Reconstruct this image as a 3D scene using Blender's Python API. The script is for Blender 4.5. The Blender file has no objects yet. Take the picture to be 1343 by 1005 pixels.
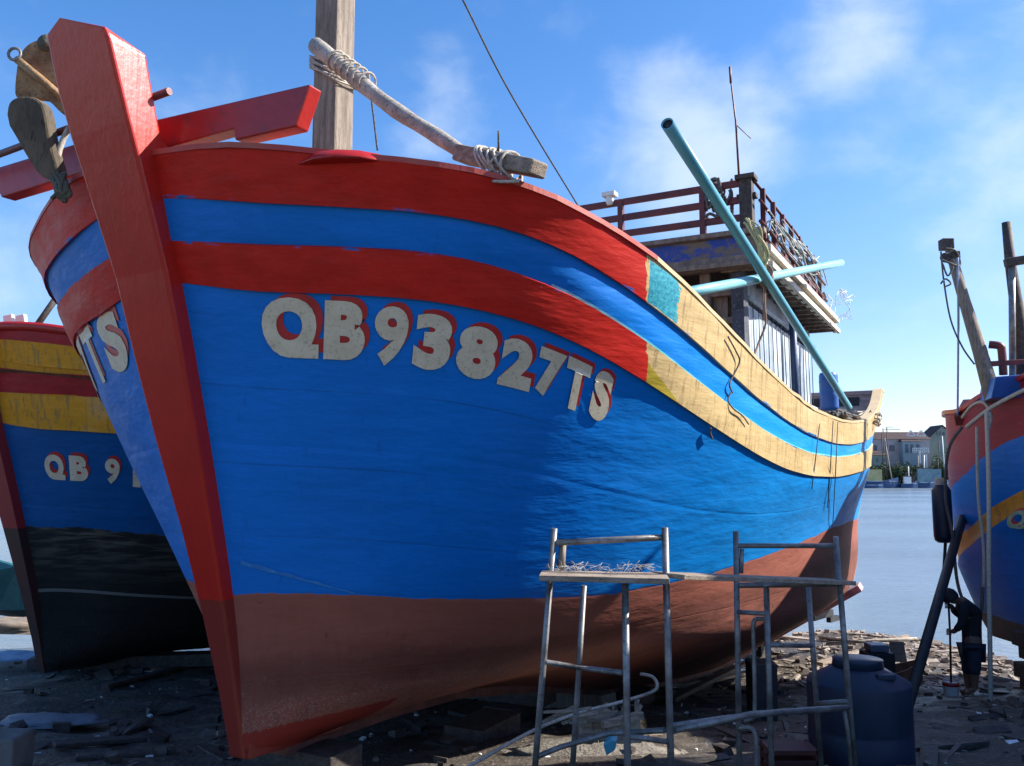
import bpy, bmesh, math, random
from mathutils import Vector, Matrix, noise
R = random.Random(7)
C = bpy.context.scene.collection
SC = bpy.context.scene
CAMZ = 3.3
F_, CX, CY, PHI = 1150.0, 671.5, 502.5, 0.1087
CP, SP = math.cos(PHI), math.sin(PHI)
def at(px, py, Y):
    """world point at distance Y (metres ahead of the camera) seen at photo pixel px,py"""
    u = (px-CX)/F_; v = (CY-py)/F_
    x, y, z = u, CP-v*SP, SP+v*CP
    return Vector((x*Y/y, Y, CAMZ+z*Y/y))
# ------------------------------------------------------------------ objects
def link(o, parent=None):
    C.objects.link(o)
    if parent: o.parent = parent
    return o
def tag(o, label=None, cat=None, group=None, kind=None):
    if label: o['label'] = label
    if cat: o['category'] = cat
    if group: o['group'] = group
    if kind: o['kind'] = kind
    return o
def empty(name, loc, rz=0, **k):
    o = bpy.data.objects.new(name, None); o.location = loc; o.rotation_euler = (0, 0, rz)
    o.empty_display_size = .2
    link(o); return tag(o, **k)
def mesh_obj(name, verts, faces, mat, parent=None, smooth=False, uv=None, mats=None, fm=None):
    me = bpy.data.meshes.new(name); me.from_pydata([tuple(v) for v in verts], [], faces); 
    for m in (mats or [mat]): me.materials.append(m)
    if fm:
        for p, i in zip(me.polygons, fm): p.material_index = i
    if uv:
        l = me.uv_layers.new(name='UVMap')
        for lp in me.loops: l.data[lp.index].uv = uv[lp.vertex_index]
    if smooth:
        for p in me.polygons: p.use_smooth = True
    me.update()
    return link(bpy.data.objects.new(name, me), parent)
class MB:
    """collects solids into one mesh"""
    def __init__(s): s.v = []; s.f = []; s.sm = []
    def add(s, vs, fs, smooth=False):
        n = len(s.v); s.v += [Vector(v) for v in vs]; s.f += [[i+n for i in f] for f in fs]; s.sm += [smooth]*len(fs); return s
    def box(s, c, d, M=None):
        c = Vector(c); vs = []
        for z in (-.5, .5):
            for y in (-.5, .5):
                for x in (-.5, .5):
                    p = Vector((x*d[0], y*d[1], z*d[2]))
                    if M: p = M @ p
                    vs.append(c+p)
        return s.add(vs, [(0,2,3,1),(4,5,7,6),(0,1,5,4),(2,6,7,3),(0,4,6,2),(1,3,7,5)])
    def beam(s, a, b, w, h, up=(0,0,1), w2=None, h2=None):
        a = Vector(a); b = Vector(b); d = (b-a).normalized(); up = Vector(up)
        x = d.cross(up)
        if x.length < 1e-4: x = d.cross(Vector((1,0,0)))
        x.normalize(); y = x.cross(d)
        w2 = w if w2 is None else w2; h2 = h if h2 is None else h2
        vs = [a-x*w/2-y*h/2, a+x*w/2-y*h/2, a+x*w/2+y*h/2, a-x*w/2+y*h/2, b-x*w2/2-y*h2/2, b+x*w2/2-y*h2/2, b+x*w2/2+y*h2/2, b-x*w2/2+y*h2/2]
        return s.add(vs, [(3,2,1,0),(4,5,6,7),(0,1,5,4),(1,2,6,5),(2,3,7,6),(3,0,4,7)])
    def tube(s, pts, r, n=8, cap=True, closed=False):
        pts = [Vector(p) for p in pts]; m = len(pts)
        rs = r if isinstance(r, (list, tuple)) else [r]*m
        vs = []; fs = []; px = None
        for i, p in enumerate(pts):
            if closed: d = pts[(i+1) % m]-pts[i-1]
            else: d = pts[min(i+1, m-1)]-pts[max(i-1, 0)]
            if d.length < 1e-9: d = Vector((0,0,1))
            d.normalize()
            if px is None:
                px = d.cross(Vector((0,0,1)))
                if px.length < .05: px = d.cross(Vector((0,1,0)))
            px = (px-d*px.dot(d)).normalized(); py = d.cross(px)
            for k in range(n):
                a = 2*math.pi*k/n; vs.append(p+(px*math.cos(a)+py*math.sin(a))*rs[i])
        for i in range(m if closed else m-1):
            j = (i+1) % m
            for k in range(n): fs.append((i*n+k, i*n+(k+1) % n, j*n+(k+1) % n, j*n+k))
        s.add(vs, fs, True)
        if cap and not closed:
            q = len(s.v)-m*n
            s.f.append([q+k for k in range(n)][::-1]); s.f.append([q+(m-1)*n+k for k in range(n)]); s.sm += [False, False]
        return s
    def lathe(s, c, prof, n=20, M=None):
        c = Vector(c); vs = []; fs = []
        for (r, z) in prof:
            for k in range(n):
                a = 2*math.pi*k/n; p = Vector((r*math.cos(a), r*math.sin(a), z))
                vs.append(c+(M @ p if M else p))
        for i in range(len(prof)-1):
            for k in range(n): fs.append((i*n+k, i*n+(k+1) % n, (i+1)*n+(k+1) % n, (i+1)*n+k))
        s.add(vs, fs, True)
        q = len(s.v)-len(prof)*n
        if prof[0][0] > 1e-4: s.f.append([q+k for k in range(n)][::-1]); s.sm.append(False)
        if prof[-1][0] > 1e-4: s.f.append([q+(len(prof)-1)*n+k for k in range(n)]); s.sm.append(False)
        return s
    def poly(s, outline, thick):
        """extrude a planar outline (list of Vectors) along vector thick"""
        n = len(outline); thick = Vector(thick); vs = [Vector(p) for p in outline]; vs += [p+thick for p in vs]
        return s.add(vs, [list(range(n))[::-1], list(range(n, 2*n))]+[(i, (i+1) % n, n+(i+1) % n, n+i) for i in range(n)])
    def build(s, name, m, parent=None, bevel=0, jit=0):
        if jit:
            s.v = [v+Vector((R.uniform(-jit, jit), R.uniform(-jit, jit), R.uniform(-jit, jit))) for v in s.v]
        o = mesh_obj(name, s.v, s.f, m, parent)
        for p, q in zip(o.data.polygons, s.sm): p.use_smooth = q
        bm = bmesh.new(); bm.from_mesh(o.data); bmesh.ops.recalc_face_normals(bm, faces=bm.faces); bm.to_mesh(o.data); bm.free()
        if bevel:
            b = o.modifiers.new('bevel', 'BEVEL'); b.width = bevel; b.segments = 2; b.limit_method = 'ANGLE'; b.angle_limit = .6
        return o
def smooth_path(pts, n=8):
    pts = [Vector(p) for p in pts]; out = []
    for i in range(len(pts)-1):
        p0 = pts[max(i-1, 0)]; p1 = pts[i]; p2 = pts[i+1]; p3 = pts[min(i+2, len(pts)-1)]
        for k in range(n):
            t = k/n
            out.append(.5*((2*p1)+(p2-p0)*t+(2*p0-5*p1+4*p2-p3)*t*t+(3*p1-p0-3*p2+p3)*t**3))
    out.append(pts[-1]); return out
# ------------------------------------------------------------------ materials
class NT:
    def __init__(s, name):
        s.m = bpy.data.materials.new(name); s.m.use_nodes = True; s.t = s.m.node_tree; s.t.nodes.clear()
        s.out = s.t.nodes.new('ShaderNodeOutputMaterial'); s.b = s.t.nodes.new('ShaderNodeBsdfPrincipled')
        s.t.links.new(s.b.outputs[0], s.out.inputs[0])
    def set(s, i, x):
        if hasattr(x, 'is_linked') or isinstance(x, bpy.types.NodeSocket): s.t.links.new(x, i)
        else:
            if isinstance(x, tuple) and len(x) == 3 and len(getattr(i, 'default_value', ())) == 4: x = (*x, 1)
            i.default_value = x
    def M(s, op, a, b=0.0, c=None, clamp=False):
        n = s.t.nodes.new('ShaderNodeMath'); n.operation = op; n.use_clamp = clamp
        s.set(n.inputs[0], a); s.set(n.inputs[1], b)
        if c is not None: s.set(n.inputs[2], c)
        return n.outputs[0]
    def ramp(s, x, a, b, lo=0.0, hi=1.0):
        n = s.t.nodes.new('ShaderNodeMapRange'); n.clamp = True
        s.set(n.inputs[0], x); s.set(n.inputs[1], a); s.set(n.inputs[2], b); s.set(n.inputs[3], lo); s.set(n.inputs[4], hi); return n.outputs[0]
    def mix(s, f, a, b, mode='MIX'):
        n = s.t.nodes.new('ShaderNodeMix'); n.data_type = 'RGBA'; n.blend_type = mode
        s.set(n.inputs[0], f); s.set(n.inputs[6], a); s.set(n.inputs[7], b); return n.outputs[2]
    def coord(s, k='Object', scale=(1,1,1)):
        n = s.t.nodes.new('ShaderNodeTexCoord'); mp = s.t.nodes.new('ShaderNodeMapping'); mp.inputs['Scale'].default_value = scale
        s.t.links.new(n.outputs[k], mp.inputs[0]); return mp.outputs[0]
    def noise(s, vec, scale=5, detail=4, rough=.55, dist=0):
        n = s.t.nodes.new('ShaderNodeTexNoise'); s.t.links.new(vec, n.inputs['Vector'])
        n.inputs['Scale'].default_value = scale; n.inputs['Detail'].default_value = detail
        n.inputs['Roughness'].default_value = rough; n.inputs['Distortion'].default_value = dist; return n.outputs[0]
    def bump(s, h, strength=.3, dist=.02, prev=None):
        n = s.t.nodes.new('ShaderNodeBump'); n.inputs['Strength'].default_value = strength; n.inputs['Distance'].default_value = dist
        s.t.links.new(h, n.inputs['Height'])
        if prev: s.t.links.new(prev, n.inputs['Normal'])
        return n.outputs[0]
    def done(s, col=None, rough=None, normal=None, metal=None, spec=None):
        if col is not None: s.set(s.b.inputs['Base Color'], col)
        if rough is not None: s.set(s.b.inputs['Roughness'], rough)
        if normal is not None: s.set(s.b.inputs['Normal'], normal)
        if metal is not None: s.set(s.b.inputs['Metallic'], metal)
        if spec is not None: s.set(s.b.inputs['Specular IOR Level'], spec)
        return s.m
def lin(r, g, b):
    f = lambda c: (c/255/12.92 if c/255 <= .04045 else ((c/255+.055)/1.055)**2.4)
    return (f(r), f(g), f(b))
def simple(name, c1, c2, scale=6, rough=.65, stretch=(1,1,1), bump=.25, bd=.01, metal=0, lo=.35, hi=.65, fine=None, kind='Object'):
    n = NT(name); v = n.coord(kind, stretch); a = n.noise(v, scale, 6, .6)
    col = n.mix(n.ramp(a, lo, hi), c1, c2); b = n.noise(v, scale*6, 4, .6)
    if fine: col = n.mix(n.ramp(b, .55, .7), col, fine)
    return n.done(col, rough, n.bump(n.M('ADD', a, b), bump, bd), metal)
MT = {}
MT['red'] = simple('red_paint', (.34,.012,.009), (.44,.018,.012), 2.2, .36, bump=.35, bd=.008, fine=(.24,.02,.018))
MT['dark_red'] = simple('dark_red_paint', (.08,.014,.014), (.17,.024,.024), 7, .5, fine=(.08,.03,.03))
MT['wood'] = simple('weathered_wood', (.16,.125,.095), (.33,.27,.21), 5, .85, (8,8,.6), .5, .01, fine=(.07,.055,.045))
MT['wood_h'] = simple('weathered_wood_plank', (.2,.15,.11), (.38,.31,.24), 5, .85, (1,6,6), .5, .01, fine=(.09,.07,.05))
MT['pole'] = simple('bleached_wood', (.25,.22,.18), (.48,.43,.36), 9, .8, (1,1,1), .5, .01, fine=(.12,.1,.08))
MT['old_wood'] = simple('old_house_wood', (.13,.095,.075), (.30,.22,.17), 6, .85, (3,3,1), .4, .01, fine=(.22,.2,.2))
MT['dark_wood'] = simple('dark_wet_wood', (.025,.02,.018), (.08,.062,.05), 6, .7, (3,3,3), .5, .01, fine=(.13,.1,.08))
MT['grey_house'] = simple('grey_blue_paint', (.3,.36,.44), (.5,.56,.64), 5, .7, (2,2,.5), .3, .006, fine=(.1,.1,.12))
MT['cream'] = simple('cream_paint', (.48,.43,.34), (.66,.61,.5), 4, .7, (2,.5,2), bump=.3, fine=(.2,.16,.12))
MT['pvc'] = simple('pale_blue_plastic', (.2,.52,.58), (.26,.6,.66), 2, .35, bump=.05)
MT['pvc_d'] = simple('blue_plastic_pipe', (.07,.3,.4), (.1,.38,.47), 2, .35, bump=.05)
MT['rope'] = simple('old_rope', (.36,.32,.26), (.6,.55,.46), 60, .9, bump=.6, bd=.004, fine=(.15,.13,.1))
MT['rope_d'] = simple('dark_rope', (.06,.055,.05), (.16,.15,.14), 60, .9, bump=.6, bd=.004)
MT['steel'] = simple('galvanised_tube', (.10,.095,.09), (.30,.29,.28), 7, .45, bump=.3, bd=.003, metal=.35, fine=(.12,.09,.07))
MT['black'] = simple('black_rubber', (.012,.012,.014), (.03,.03,.034), 8, .6)
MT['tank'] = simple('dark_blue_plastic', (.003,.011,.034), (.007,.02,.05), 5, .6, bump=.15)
MT['barrel'] = simple('blue_plastic', (.015,.09,.32), (.02,.12,.4), 3, .4, bump=.1)
MT['rust'] = simple('rusty_iron', (.18,.08,.03), (.42,.26,.12), 8, .8, bump=.6, bd=.01, fine=(.06,.035,.02))
MT['iron'] = simple('corroded_iron', (.05,.045,.02), (.13,.12,.09), 10, .8, bump=.7, bd=.01, fine=(.2,.17,.1))
MT['white'] = simple('white_paint', (.7,.7,.68), (.8,.8,.78), 5, .5)
MT['glass'] = simple('dark_glass', (.03,.04,.05), (.05,.06,.07), 3, .15)
exec_marker = 0
# ------------------------------------------------------------------ hull surface
XS = [0,.05,.15,.3,.5,.8,1.2,1.6,2,2.5,3,3.7,4.5,5.5,6.5,7.7,9,10.2,11.5,12.5,13.6]
def itp(x, xs, ys):
    if x <= xs[0]: return ys[0]
    if x >= xs[-1]: return ys[-1]
    for i in range(len(xs)-1):
        if x <= xs[i+1]: break
    # monotone cubic (pchip-like)
    def d(i):
        if i <= 0: return (ys[1]-ys[0])/(xs[1]-xs[0])
        if i >= len(xs)-1: return (ys[-1]-ys[-2])/(xs[-1]-xs[-2])
        h0 = xs[i]-xs[i-1]; h1 = xs[i+1]-xs[i]; a = (ys[i]-ys[i-1])/h0; b = (ys[i+1]-ys[i])/h1
        if a*b <= 0: return 0
        return 3*(h0+h1)/((2*h1+h0)/a+(h1+2*h0)/b)
    h = xs[i+1]-xs[i]; t = (x-xs[i])/h; d0 = d(i); d1 = d(i+1)
    return (ys[i]*(2*t**3-3*t*t+1)+h*d0*(t**3-2*t*t+t)+ys[i+1]*(-2*t**3+3*t*t)+h*d1*(t**3-t*t))
PX_ = [0,.05,.15,.3,.5,.8,1.2,2,3,4.5,6.5,9,11.5,14.4]
LV = [  # half breadth table, height table over XS, stem s, aft end s
 ([.1,.45,.75,1.12,1.52,1.85,2.05,2.25,2.35,2.42,2.45,2.42,2.36,2.24], [1.63,1.615,1.59,1.545,1.49,1.425,1.34,1.255,1.154,1.032,.922,.794,.691,.623,.615,.65,.73,.84,1.03,1.24,1.58], -.99, 13.5),
 ([.12,.4,.72,1.08,1.45,1.78,2.0,2.22,2.33,2.41,2.44,2.42,2.32,2.1], [1.421,1.387,1.346,1.315,1.284,1.223,1.118,1.002,.889,.761,.653,.534,.441,.379,.362,.387,.454,.542,.67,.79,.93], -.91, 13.35),
 ([.12,.36,.66,1.02,1.40,1.72,1.96,2.19,2.32,2.40,2.44,2.42,2.3,2.03], [1.215,1.189,1.161,1.14,1.111,1.043,.925,.8,.682,.555,.451,.345,.269,.226,.225,.258,.322,.395,.479,.55,.63], -.85, 13.25),
 ([.12,.32,.6,.98,1.33,1.65,1.9,2.15,2.3,2.38,2.43,2.41,2.28,1.93], [1.014,.98,.943,.919,.892,.829,.713,.588,.47,.343,.242,.138,.064,.023,.019,.043,.088,.135,.182,.213,.239], -.77, 13.15),
 ([.08,.15,.28,.5,.78,1.05,1.3,1.6,1.8,2.0,2.12,2.12,2.02,1.8], [-.638,-.631,-.625,-.63,-.647,-.678,-.711,-.733,-.744,-.746,-.739,-.722,-.697,-.665,-.637,-.614,-.603,-.606,-.624,-.647,-.682], -.27, 12.9),
 ([.06,.1,.15,.25,.4,.57,.77,1.07,1.35,1.62,1.78,1.82,1.75,1.62], [-1.42,-1.41,-1.40,-1.38,-1.35,-1.32,-1.30,-1.28,-1.27,-1.27,-1.29,-1.34,-1.41,-1.49,-1.55,-1.6,-1.66,-1.72,-1.8,-1.85,-1.9], -.12, 12.8),
 ([.06]*14, [-1.56,-1.56,-1.56,-1.57,-1.575,-1.58,-1.59,-1.6,-1.62,-1.66,-1.72,-1.83,-1.99,-2.2,-2.36,-2.52,-2.68,-2.8,-2.9,-2.95,-3.0], -.05, 12.7)]
def lv(k, x):
    tb, zb, s0, s1 = LV[k]
    return Vector((itp(x, PX_, tb), s0+x*(s1-s0)/14.3, itp(x, XS, zb)))
_cache = {}
def lvc(k, x):
    q = (k, round(x, 5))
    if q not in _cache: _cache[q] = lv(k, x)
    return _cache[q]
def hull(x, v):
    """point (t, s, z) on the hull side: x metres aft of the stem, v 0 sheer .. 3 lowest stripe .. 4 waterline .. 6 keel"""
    i = min(int(v), 5); f = v-i
    P = [lvc(max(i-1, 0), x), lvc(i, x), lvc(i+1, x), lvc(min(i+2, 6), x)]
    if i == 3: P[0] = P[1]-(P[2]-P[1])*.35-Vector((.16*min(1, x), 0, 0))  # chord scaled
    if i == 2: P[3] = P[2]+(P[2]-P[1])
    m1 = (P[2]-P[0])*.5; m2 = (P[3]-P[1])*.5
    if i == 5: m2 = (P[2]-P[1])*.6
    if i == 4: m2 = (P[3]-P[1])*.35
    if i == 5: m1 = (P[2]-P[0])*.35
    if i == 3: m2 = (P[3]-P[1])*.5
    return P[1]*(2*f**3-3*f*f+1)+m1*(f**3-2*f*f+f)+P[2]*(-2*f**3+3*f*f)+m2*(f**3-f*f)
def hull_n(x, v):
    a = hull(min(x+.02, 14.3), v)-hull(max(x-.02, 0), v); b = hull(x, min(v+.02, 6))-hull(x, max(v-.02, 0))
    n = a.cross(b); n.normalize()
    if n.x < 0 and x > .3: n = -n
    if x <= .3 and (n.x-n.y) < 0: n = -n
    return n
XST = [0,.02,.05,.1,.15,.2,.27,.35,.43,.52,.62,.72,.84,.96,1.1,1.25,1.4,1.55,1.7,1.85,2.0]+[2.0+.22*i for i in range(1, 56)]+[14.3]
VR = [(0,.02),(.25,.02),(.5,.02),(.75,.02),(.985,.02),(1,0),(1.25,0),(1.5,0),(1.75,0),(2,0),(2.015,.02),(2.25,.02),(2.5,.02),(2.75,.02),(2.985,.02),(3,0)]+[(3+i/36, 0) for i in range(1, 13)]+[(3+i/12, 0) for i in range(5, 13)]+[(4+i/6, 0) for i in range(1, 7)]+[(5+i/5, 0) for i in range(1, 6)]
def build_hull(name, m, parent, wob=.012, side=(1, -1), up=1.0):
    verts = []; faces = []; uv = []
    for sgn in side:
        n0 = len(verts)
        for (v, off) in VR:
            for x in XST:
                p = hull(x, v)
                k = min(1, x/.12)
                w = wob*k*(1 if sgn else 1)*(noise.noise(Vector((x*.9, v*1.7, 3*sgn)))+.5*noise.noise(Vector((x*3, v*2.5, 9*sgn))))
                nn = hull_n(x, v)
                p = p+nn*(w+off*k)
                if up != 1 and v < 3: p.z = lvc(3, x).z+(p.z-lvc(3, x).z)*up
                verts.append((p.x*sgn, p.y, p.z)); uv.append((x, v if sgn > 0 else v))
        nx = len(XST)
        for i in range(len(VR)-1):
            for j in range(nx-1):
                a = n0+i*nx+j; f = (a, a+1, a+nx+1, a+nx)
                faces.append(f if sgn < 0 else f[::-1])
    o = mesh_obj(name, verts, faces, m, parent, smooth=True, uv=uv)
    hard = {i for i, (v, _) in enumerate(VR) if v in (.985, 1, 2, 2.015, 2.985, 3)}; nr = len(VR)
    for e in o.data.edges:
        a, b = e.vertices; ra, rb = (a//nx) % nr, (b//nx) % nr
        if ra == rb and ra in hard: e.use_edge_sharp = True
    return o
def hull_mat(name, red, blue, yellow, foul, xs=1.68, red2=None, worn=.3, boundary=4.0, stripes=None, barnk=.8, chips_aft_sun=False, scum=False):
    n = NT(name); uvn = n.t.nodes.new('ShaderNodeUVMap'); uvn.uv_map = 'UVMap'
    sp = n.t.nodes.new('ShaderNodeSeparateXYZ'); n.t.links.new(uvn.outputs[0], sp.inputs[0]); x, v0 = sp.outputs[0], sp.outputs[1]
    ob = n.coord('Object'); obs = n.coord('Object', (1, .25, 1.6)); vert = n.coord('Object', (6, 6, .35))
    wn = n.noise(ob, 2.2, 3, .5); v = n.M('ADD', v0, n.M('MULTIPLY', n.M('SUBTRACT', wn, .5), .05))
    big = n.noise(ob, .7, 4, .6); mid = n.noise(obs, 5, 5, .6); fine = n.noise(ob, 45, 4, .6); streak = n.noise(vert, 3.2, 5, .65)
    def between(a, lo, hi): return n.M('MULTIPLY', n.M('GREATER_THAN', a, lo), n.M('LESS_THAN', a, hi))
    b1 = n.M('LESS_THAN', v0, .995); b2 = between(v0, 2.0, 2.995); band = n.M('MAXIMUM', b1, b2)
    # blue with brush marks and chalky scuffs
    cblue = n.mix(n.ramp(big, .35, .65), blue, tuple(c*1.25 for c in blue)); cblue = n.mix(n.M('MULTIPLY', n.ramp(mid, .6, .8), .35), cblue, tuple(min(1, c*1.5+.02) for c in blue))
    cblue = n.mix(n.M('MULTIPLY', n.ramp(streak, .6, .72), n.ramp(x, 1.0, 3.5, 0, .4)), cblue, (.05, .26, .5)); cblue = n.mix(n.M('MULTIPLY', n.ramp(streak, .4, .3), .3), cblue, tuple(c*.6 for c in blue))
    if chips_aft_sun: cblue = n.mix(n.ramp(x, 1.2, 4.0, 0, .75), cblue, (.002, .285, .74))  # sunlit look of the aft side put into the blue itself
    cred = n.mix(n.ramp(mid, .35, .7), red, red2 or tuple(c*1.35 for c in red)); cred = n.mix(n.M('MULTIPLY', n.ramp(fine, .62, .75), .4), cred, tuple(c*.6 for c in red))
    cyel = n.mix(n.ramp(mid, .3, .7), yellow, tuple(min(1, c*1.18) for c in yellow))
    cyel = n.mix(n.M('MULTIPLY', n.ramp(streak, .52, .64), .6), cyel, (.22, .15, .07)); cyel = n.mix(n.M('MULTIPLY', n.ramp(n.noise(n.coord('Object', (14, 14, .5)), 3, 4, .7), .6, .68), .7), cyel, (.12, .08, .04)); cyel = n.mix(n.M('MULTIPLY', n.ramp(fine, .64, .74), .5), cyel, (.16, .1, .05))
    cyel = n.mix(n.M('MULTIPLY', n.ramp(big, .55, .7), .4), cyel, (.62, .5, .33))
    isy = n.M('GREATER_THAN', n.M('ADD', x, n.M('MULTIPLY', n.M('SUBTRACT', v0, 1.5), -.03)), n.M('ADD', xs, n.M('ADD', n.M('MULTIPLY', n.M('SUBTRACT', fine, .5), .07), n.M('MULTIPLY', n.M('SUBTRACT', wn, .5), .12))))
    cband = n.mix(isy, cred, cyel)
    if not stripes:
        teal = n.M('MULTIPLY', between(x, xs-.02, n.M('ADD', xs+.27, n.M('ADD', n.M('MULTIPLY', n.M('SUBTRACT', wn, .5), .4), n.M('MULTIPLY', n.M('SUBTRACT', fine, .5), .12)))), between(n.M('ADD', v, n.M('MULTIPLY', n.M('SUBTRACT', mid, .5), .25)), .13, .97))
        cband = n.mix(teal, cband, n.mix(n.ramp(fine, .4, .6), (.02, .22, .32), (.05, .36, .42)))
        ol = n.M('MULTIPLY', between(x, xs+.03, n.M('ADD', xs-.35, n.M('MULTIPLY', n.M('SUBTRACT', v, 2.0), .75))), b2)
        cband = n.mix(ol, cband, (.36, .27, .03))
    if stripes:
        col = cblue
        for a_, b_, k_ in stripes: col = n.mix(between(v, a_, b_), col, cred if k_ == 'r' else cyel)
    else:
        cblue = n.mix(n.M('MULTIPLY', between(x, 1.0, 20), between(v0, 1.93, 2.02)), cblue, (.12, .5, .62))  # sunlit top edge of the wale painted in as a pale, worn cyan line
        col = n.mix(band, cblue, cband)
    # scraped light mark near the waterline at the bow
    # antifouling
    cf = n.mix(n.ramp(big, .35, .65), foul, tuple(c*1.5 for c in foul))
    cf = n.mix(n.M('MULTIPLY', n.ramp(mid, .5, .8), .5), cf, tuple(c*.55 for c in foul))
    vf = n.noise(ob, 110, 5, .7); barn = n.M('MULTIPLY', n.ramp(n.M('ADD', n.M('MULTIPLY', vf, .75), n.M('MULTIPLY', fine, .25)), .5, .62), n.ramp(n.M('ADD', v0, n.M('MULTIPLY', n.M('SUBTRACT', big, .5), 1.1)), 4.35, 4.75)); barn = n.M('MULTIPLY', barn, n.ramp(x, 4.5, 2.0, .55, 1.0))
    cf = n.mix(n.M('MULTIPLY', n.ramp(streak, .5, .75), .5), cf, tuple(c*.5 for c in foul)); cf = n.mix(n.M('MULTIPLY', barn, barnk), cf, (.3, .235, .19))
    if chips_aft_sun:
        vw = n.M('ADD', v0, n.M('MULTIPLY', n.M('SUBTRACT', big, .5), .5))
        cf = n.mix(n.M('MULTIPLY', n.ramp(vw, 4.36, 4.2), .6), cf, tuple(c*1.5 for c in foul))
        cf = n.mix(n.M('MULTIPLY', n.M('MULTIPLY', n.ramp(vw, 4.3, 4.42), n.ramp(vw, 4.75, 4.55)), .55), cf, tuple(c*.45 for c in foul))
        pt = n.noise(ob, 16, 6, .75, .5); cf = n.mix(n.M('MULTIPLY', n.ramp(pt, .63, .66), n.ramp(v0, 4.02, 4.2, .2, .7)), cf, (.2, .12, .1)); cf = n.mix(n.M('MULTIPLY', n.ramp(pt, .34, .31), .7), cf, (.035, .018, .016))
    if scum:
        cf = n.mix(n.M('MULTIPLY', n.ramp(v0, boundary+.4, boundary+.02), n.ramp(n.noise(n.coord('Object', (.9, .3, 7)), 2.4, 5, .65), .45, .6)), cf, (.10, .10, .08)); cf = n.mix(between(n.M('ADD', v0, n.M('MULTIPLY', x, -.06)), boundary+.42, boundary+.45), cf, (.16, .16, .15))
    isf = n.M('GREATER_THAN', n.M('ADD', v, n.M('MULTIPLY', n.M('SUBTRACT', n.noise(ob, 14, 5, .7), .5), .035)), boundary)
    col = n.mix(isf, col, cf)
    if chips_aft_sun:
        rk = n.M('MULTIPLY', n.M('GREATER_THAN', n.M('ADD', v0, n.M('MULTIPLY', n.M('SUBTRACT', fine, .5), .2)), 5.0), n.M('LESS_THAN', n.M('ADD', x, n.M('MULTIPLY', n.M('SUBTRACT', fine, .5), .06)), .83)); col = n.mix(rk, col, (.24, .03, .02))
        sm = n.ramp(n.M('PINGPONG', n.M('MULTIPLY', v0, 4.5), .5), .0, .018, 1, 0); sm = n.M('MULTIPLY', sm, n.M('MULTIPLY', n.ramp(n.noise(ob, 1.7, 4, .6), .42, .6), n.M('GREATER_THAN', v0, 3.02)))
        col = n.mix(n.M('MULTIPLY', sm, .4), col, (.004, .03, .09))
        ch = n.noise(ob, 24, 6, .8); col = n.mix(n.M('MULTIPLY', n.M('MULTIPLY', n.ramp(ch, .69, .71), n.ramp(v0, 3.9, 3.4)), n.ramp(x, .3, 1.5)), col, (.33, .3, .27))
        bj = n.M('MULTIPLY', n.M('MAXIMUM', between(n.M('ADD', v0, n.M('MULTIPLY', n.M('SUBTRACT', fine, .5), .08)), .93, .99), between(n.M('ADD', v0, n.M('MULTIPLY', n.M('SUBTRACT', fine, .5), .08)), 2.0, 2.06)), n.ramp(mid, .55, .62)); col = n.mix(bj, col, (.002, .12, .4))
    if worn: col = n.mix(n.M('MULTIPLY', n.ramp(n.noise(ob, 7, 6, .7), .66, .72), worn), col, (.3, .3, .3))
    seam = n.M('PINGPONG', n.M('MULTIPLY', v0, 4.0), 1.0); seam = n.ramp(seam, 0.0, .06, 0, 1)
    seam = n.M('MAXIMUM', seam, n.M('LESS_THAN', v0, 3.01))
    rip = n.noise(n.coord('Object', (1, .45, 2.6)), 2.6, 4, .55)
    nb = n.bump(rip, .34, .05); nb = n.bump(n.M('ADD', n.M('MULTIPLY', fine, .5), mid), .16, .005, nb); nb = n.bump(seam, .3, .006, nb)
    rg = n.mix(isf, n.ramp(mid, .3, .7, .45, .6), (.75, .75, .75))
    return n.done(col, n.M('ADD', rg, 0.0), nb, spec=.22)
MAIN = empty('fishing_boat', (-1.4977, 5.2, CAMZ), -math.radians(28), label='big blue fishing boat in the middle, red stem and stripes, numbered QB93827TS', cat='fishing boat')
MT['hull'] = hull_mat('painted_hull', (.45,.015,.008), (.0008,.15,.53), (.50,.36,.165), (.22,.07,.047), worn=0.0, chips_aft_sun=True)
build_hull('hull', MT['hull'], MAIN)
LETR = simple('cream_letter_paint', (.60,.52,.36), (.72,.64,.47), 9, .5, bump=.15, bd=.003, fine=(.4,.36,.26))
LRED = simple('letter_shadow_paint', (.38,.02,.02), (.48,.03,.03), 9, .45, bump=.15, bd=.003)
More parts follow.
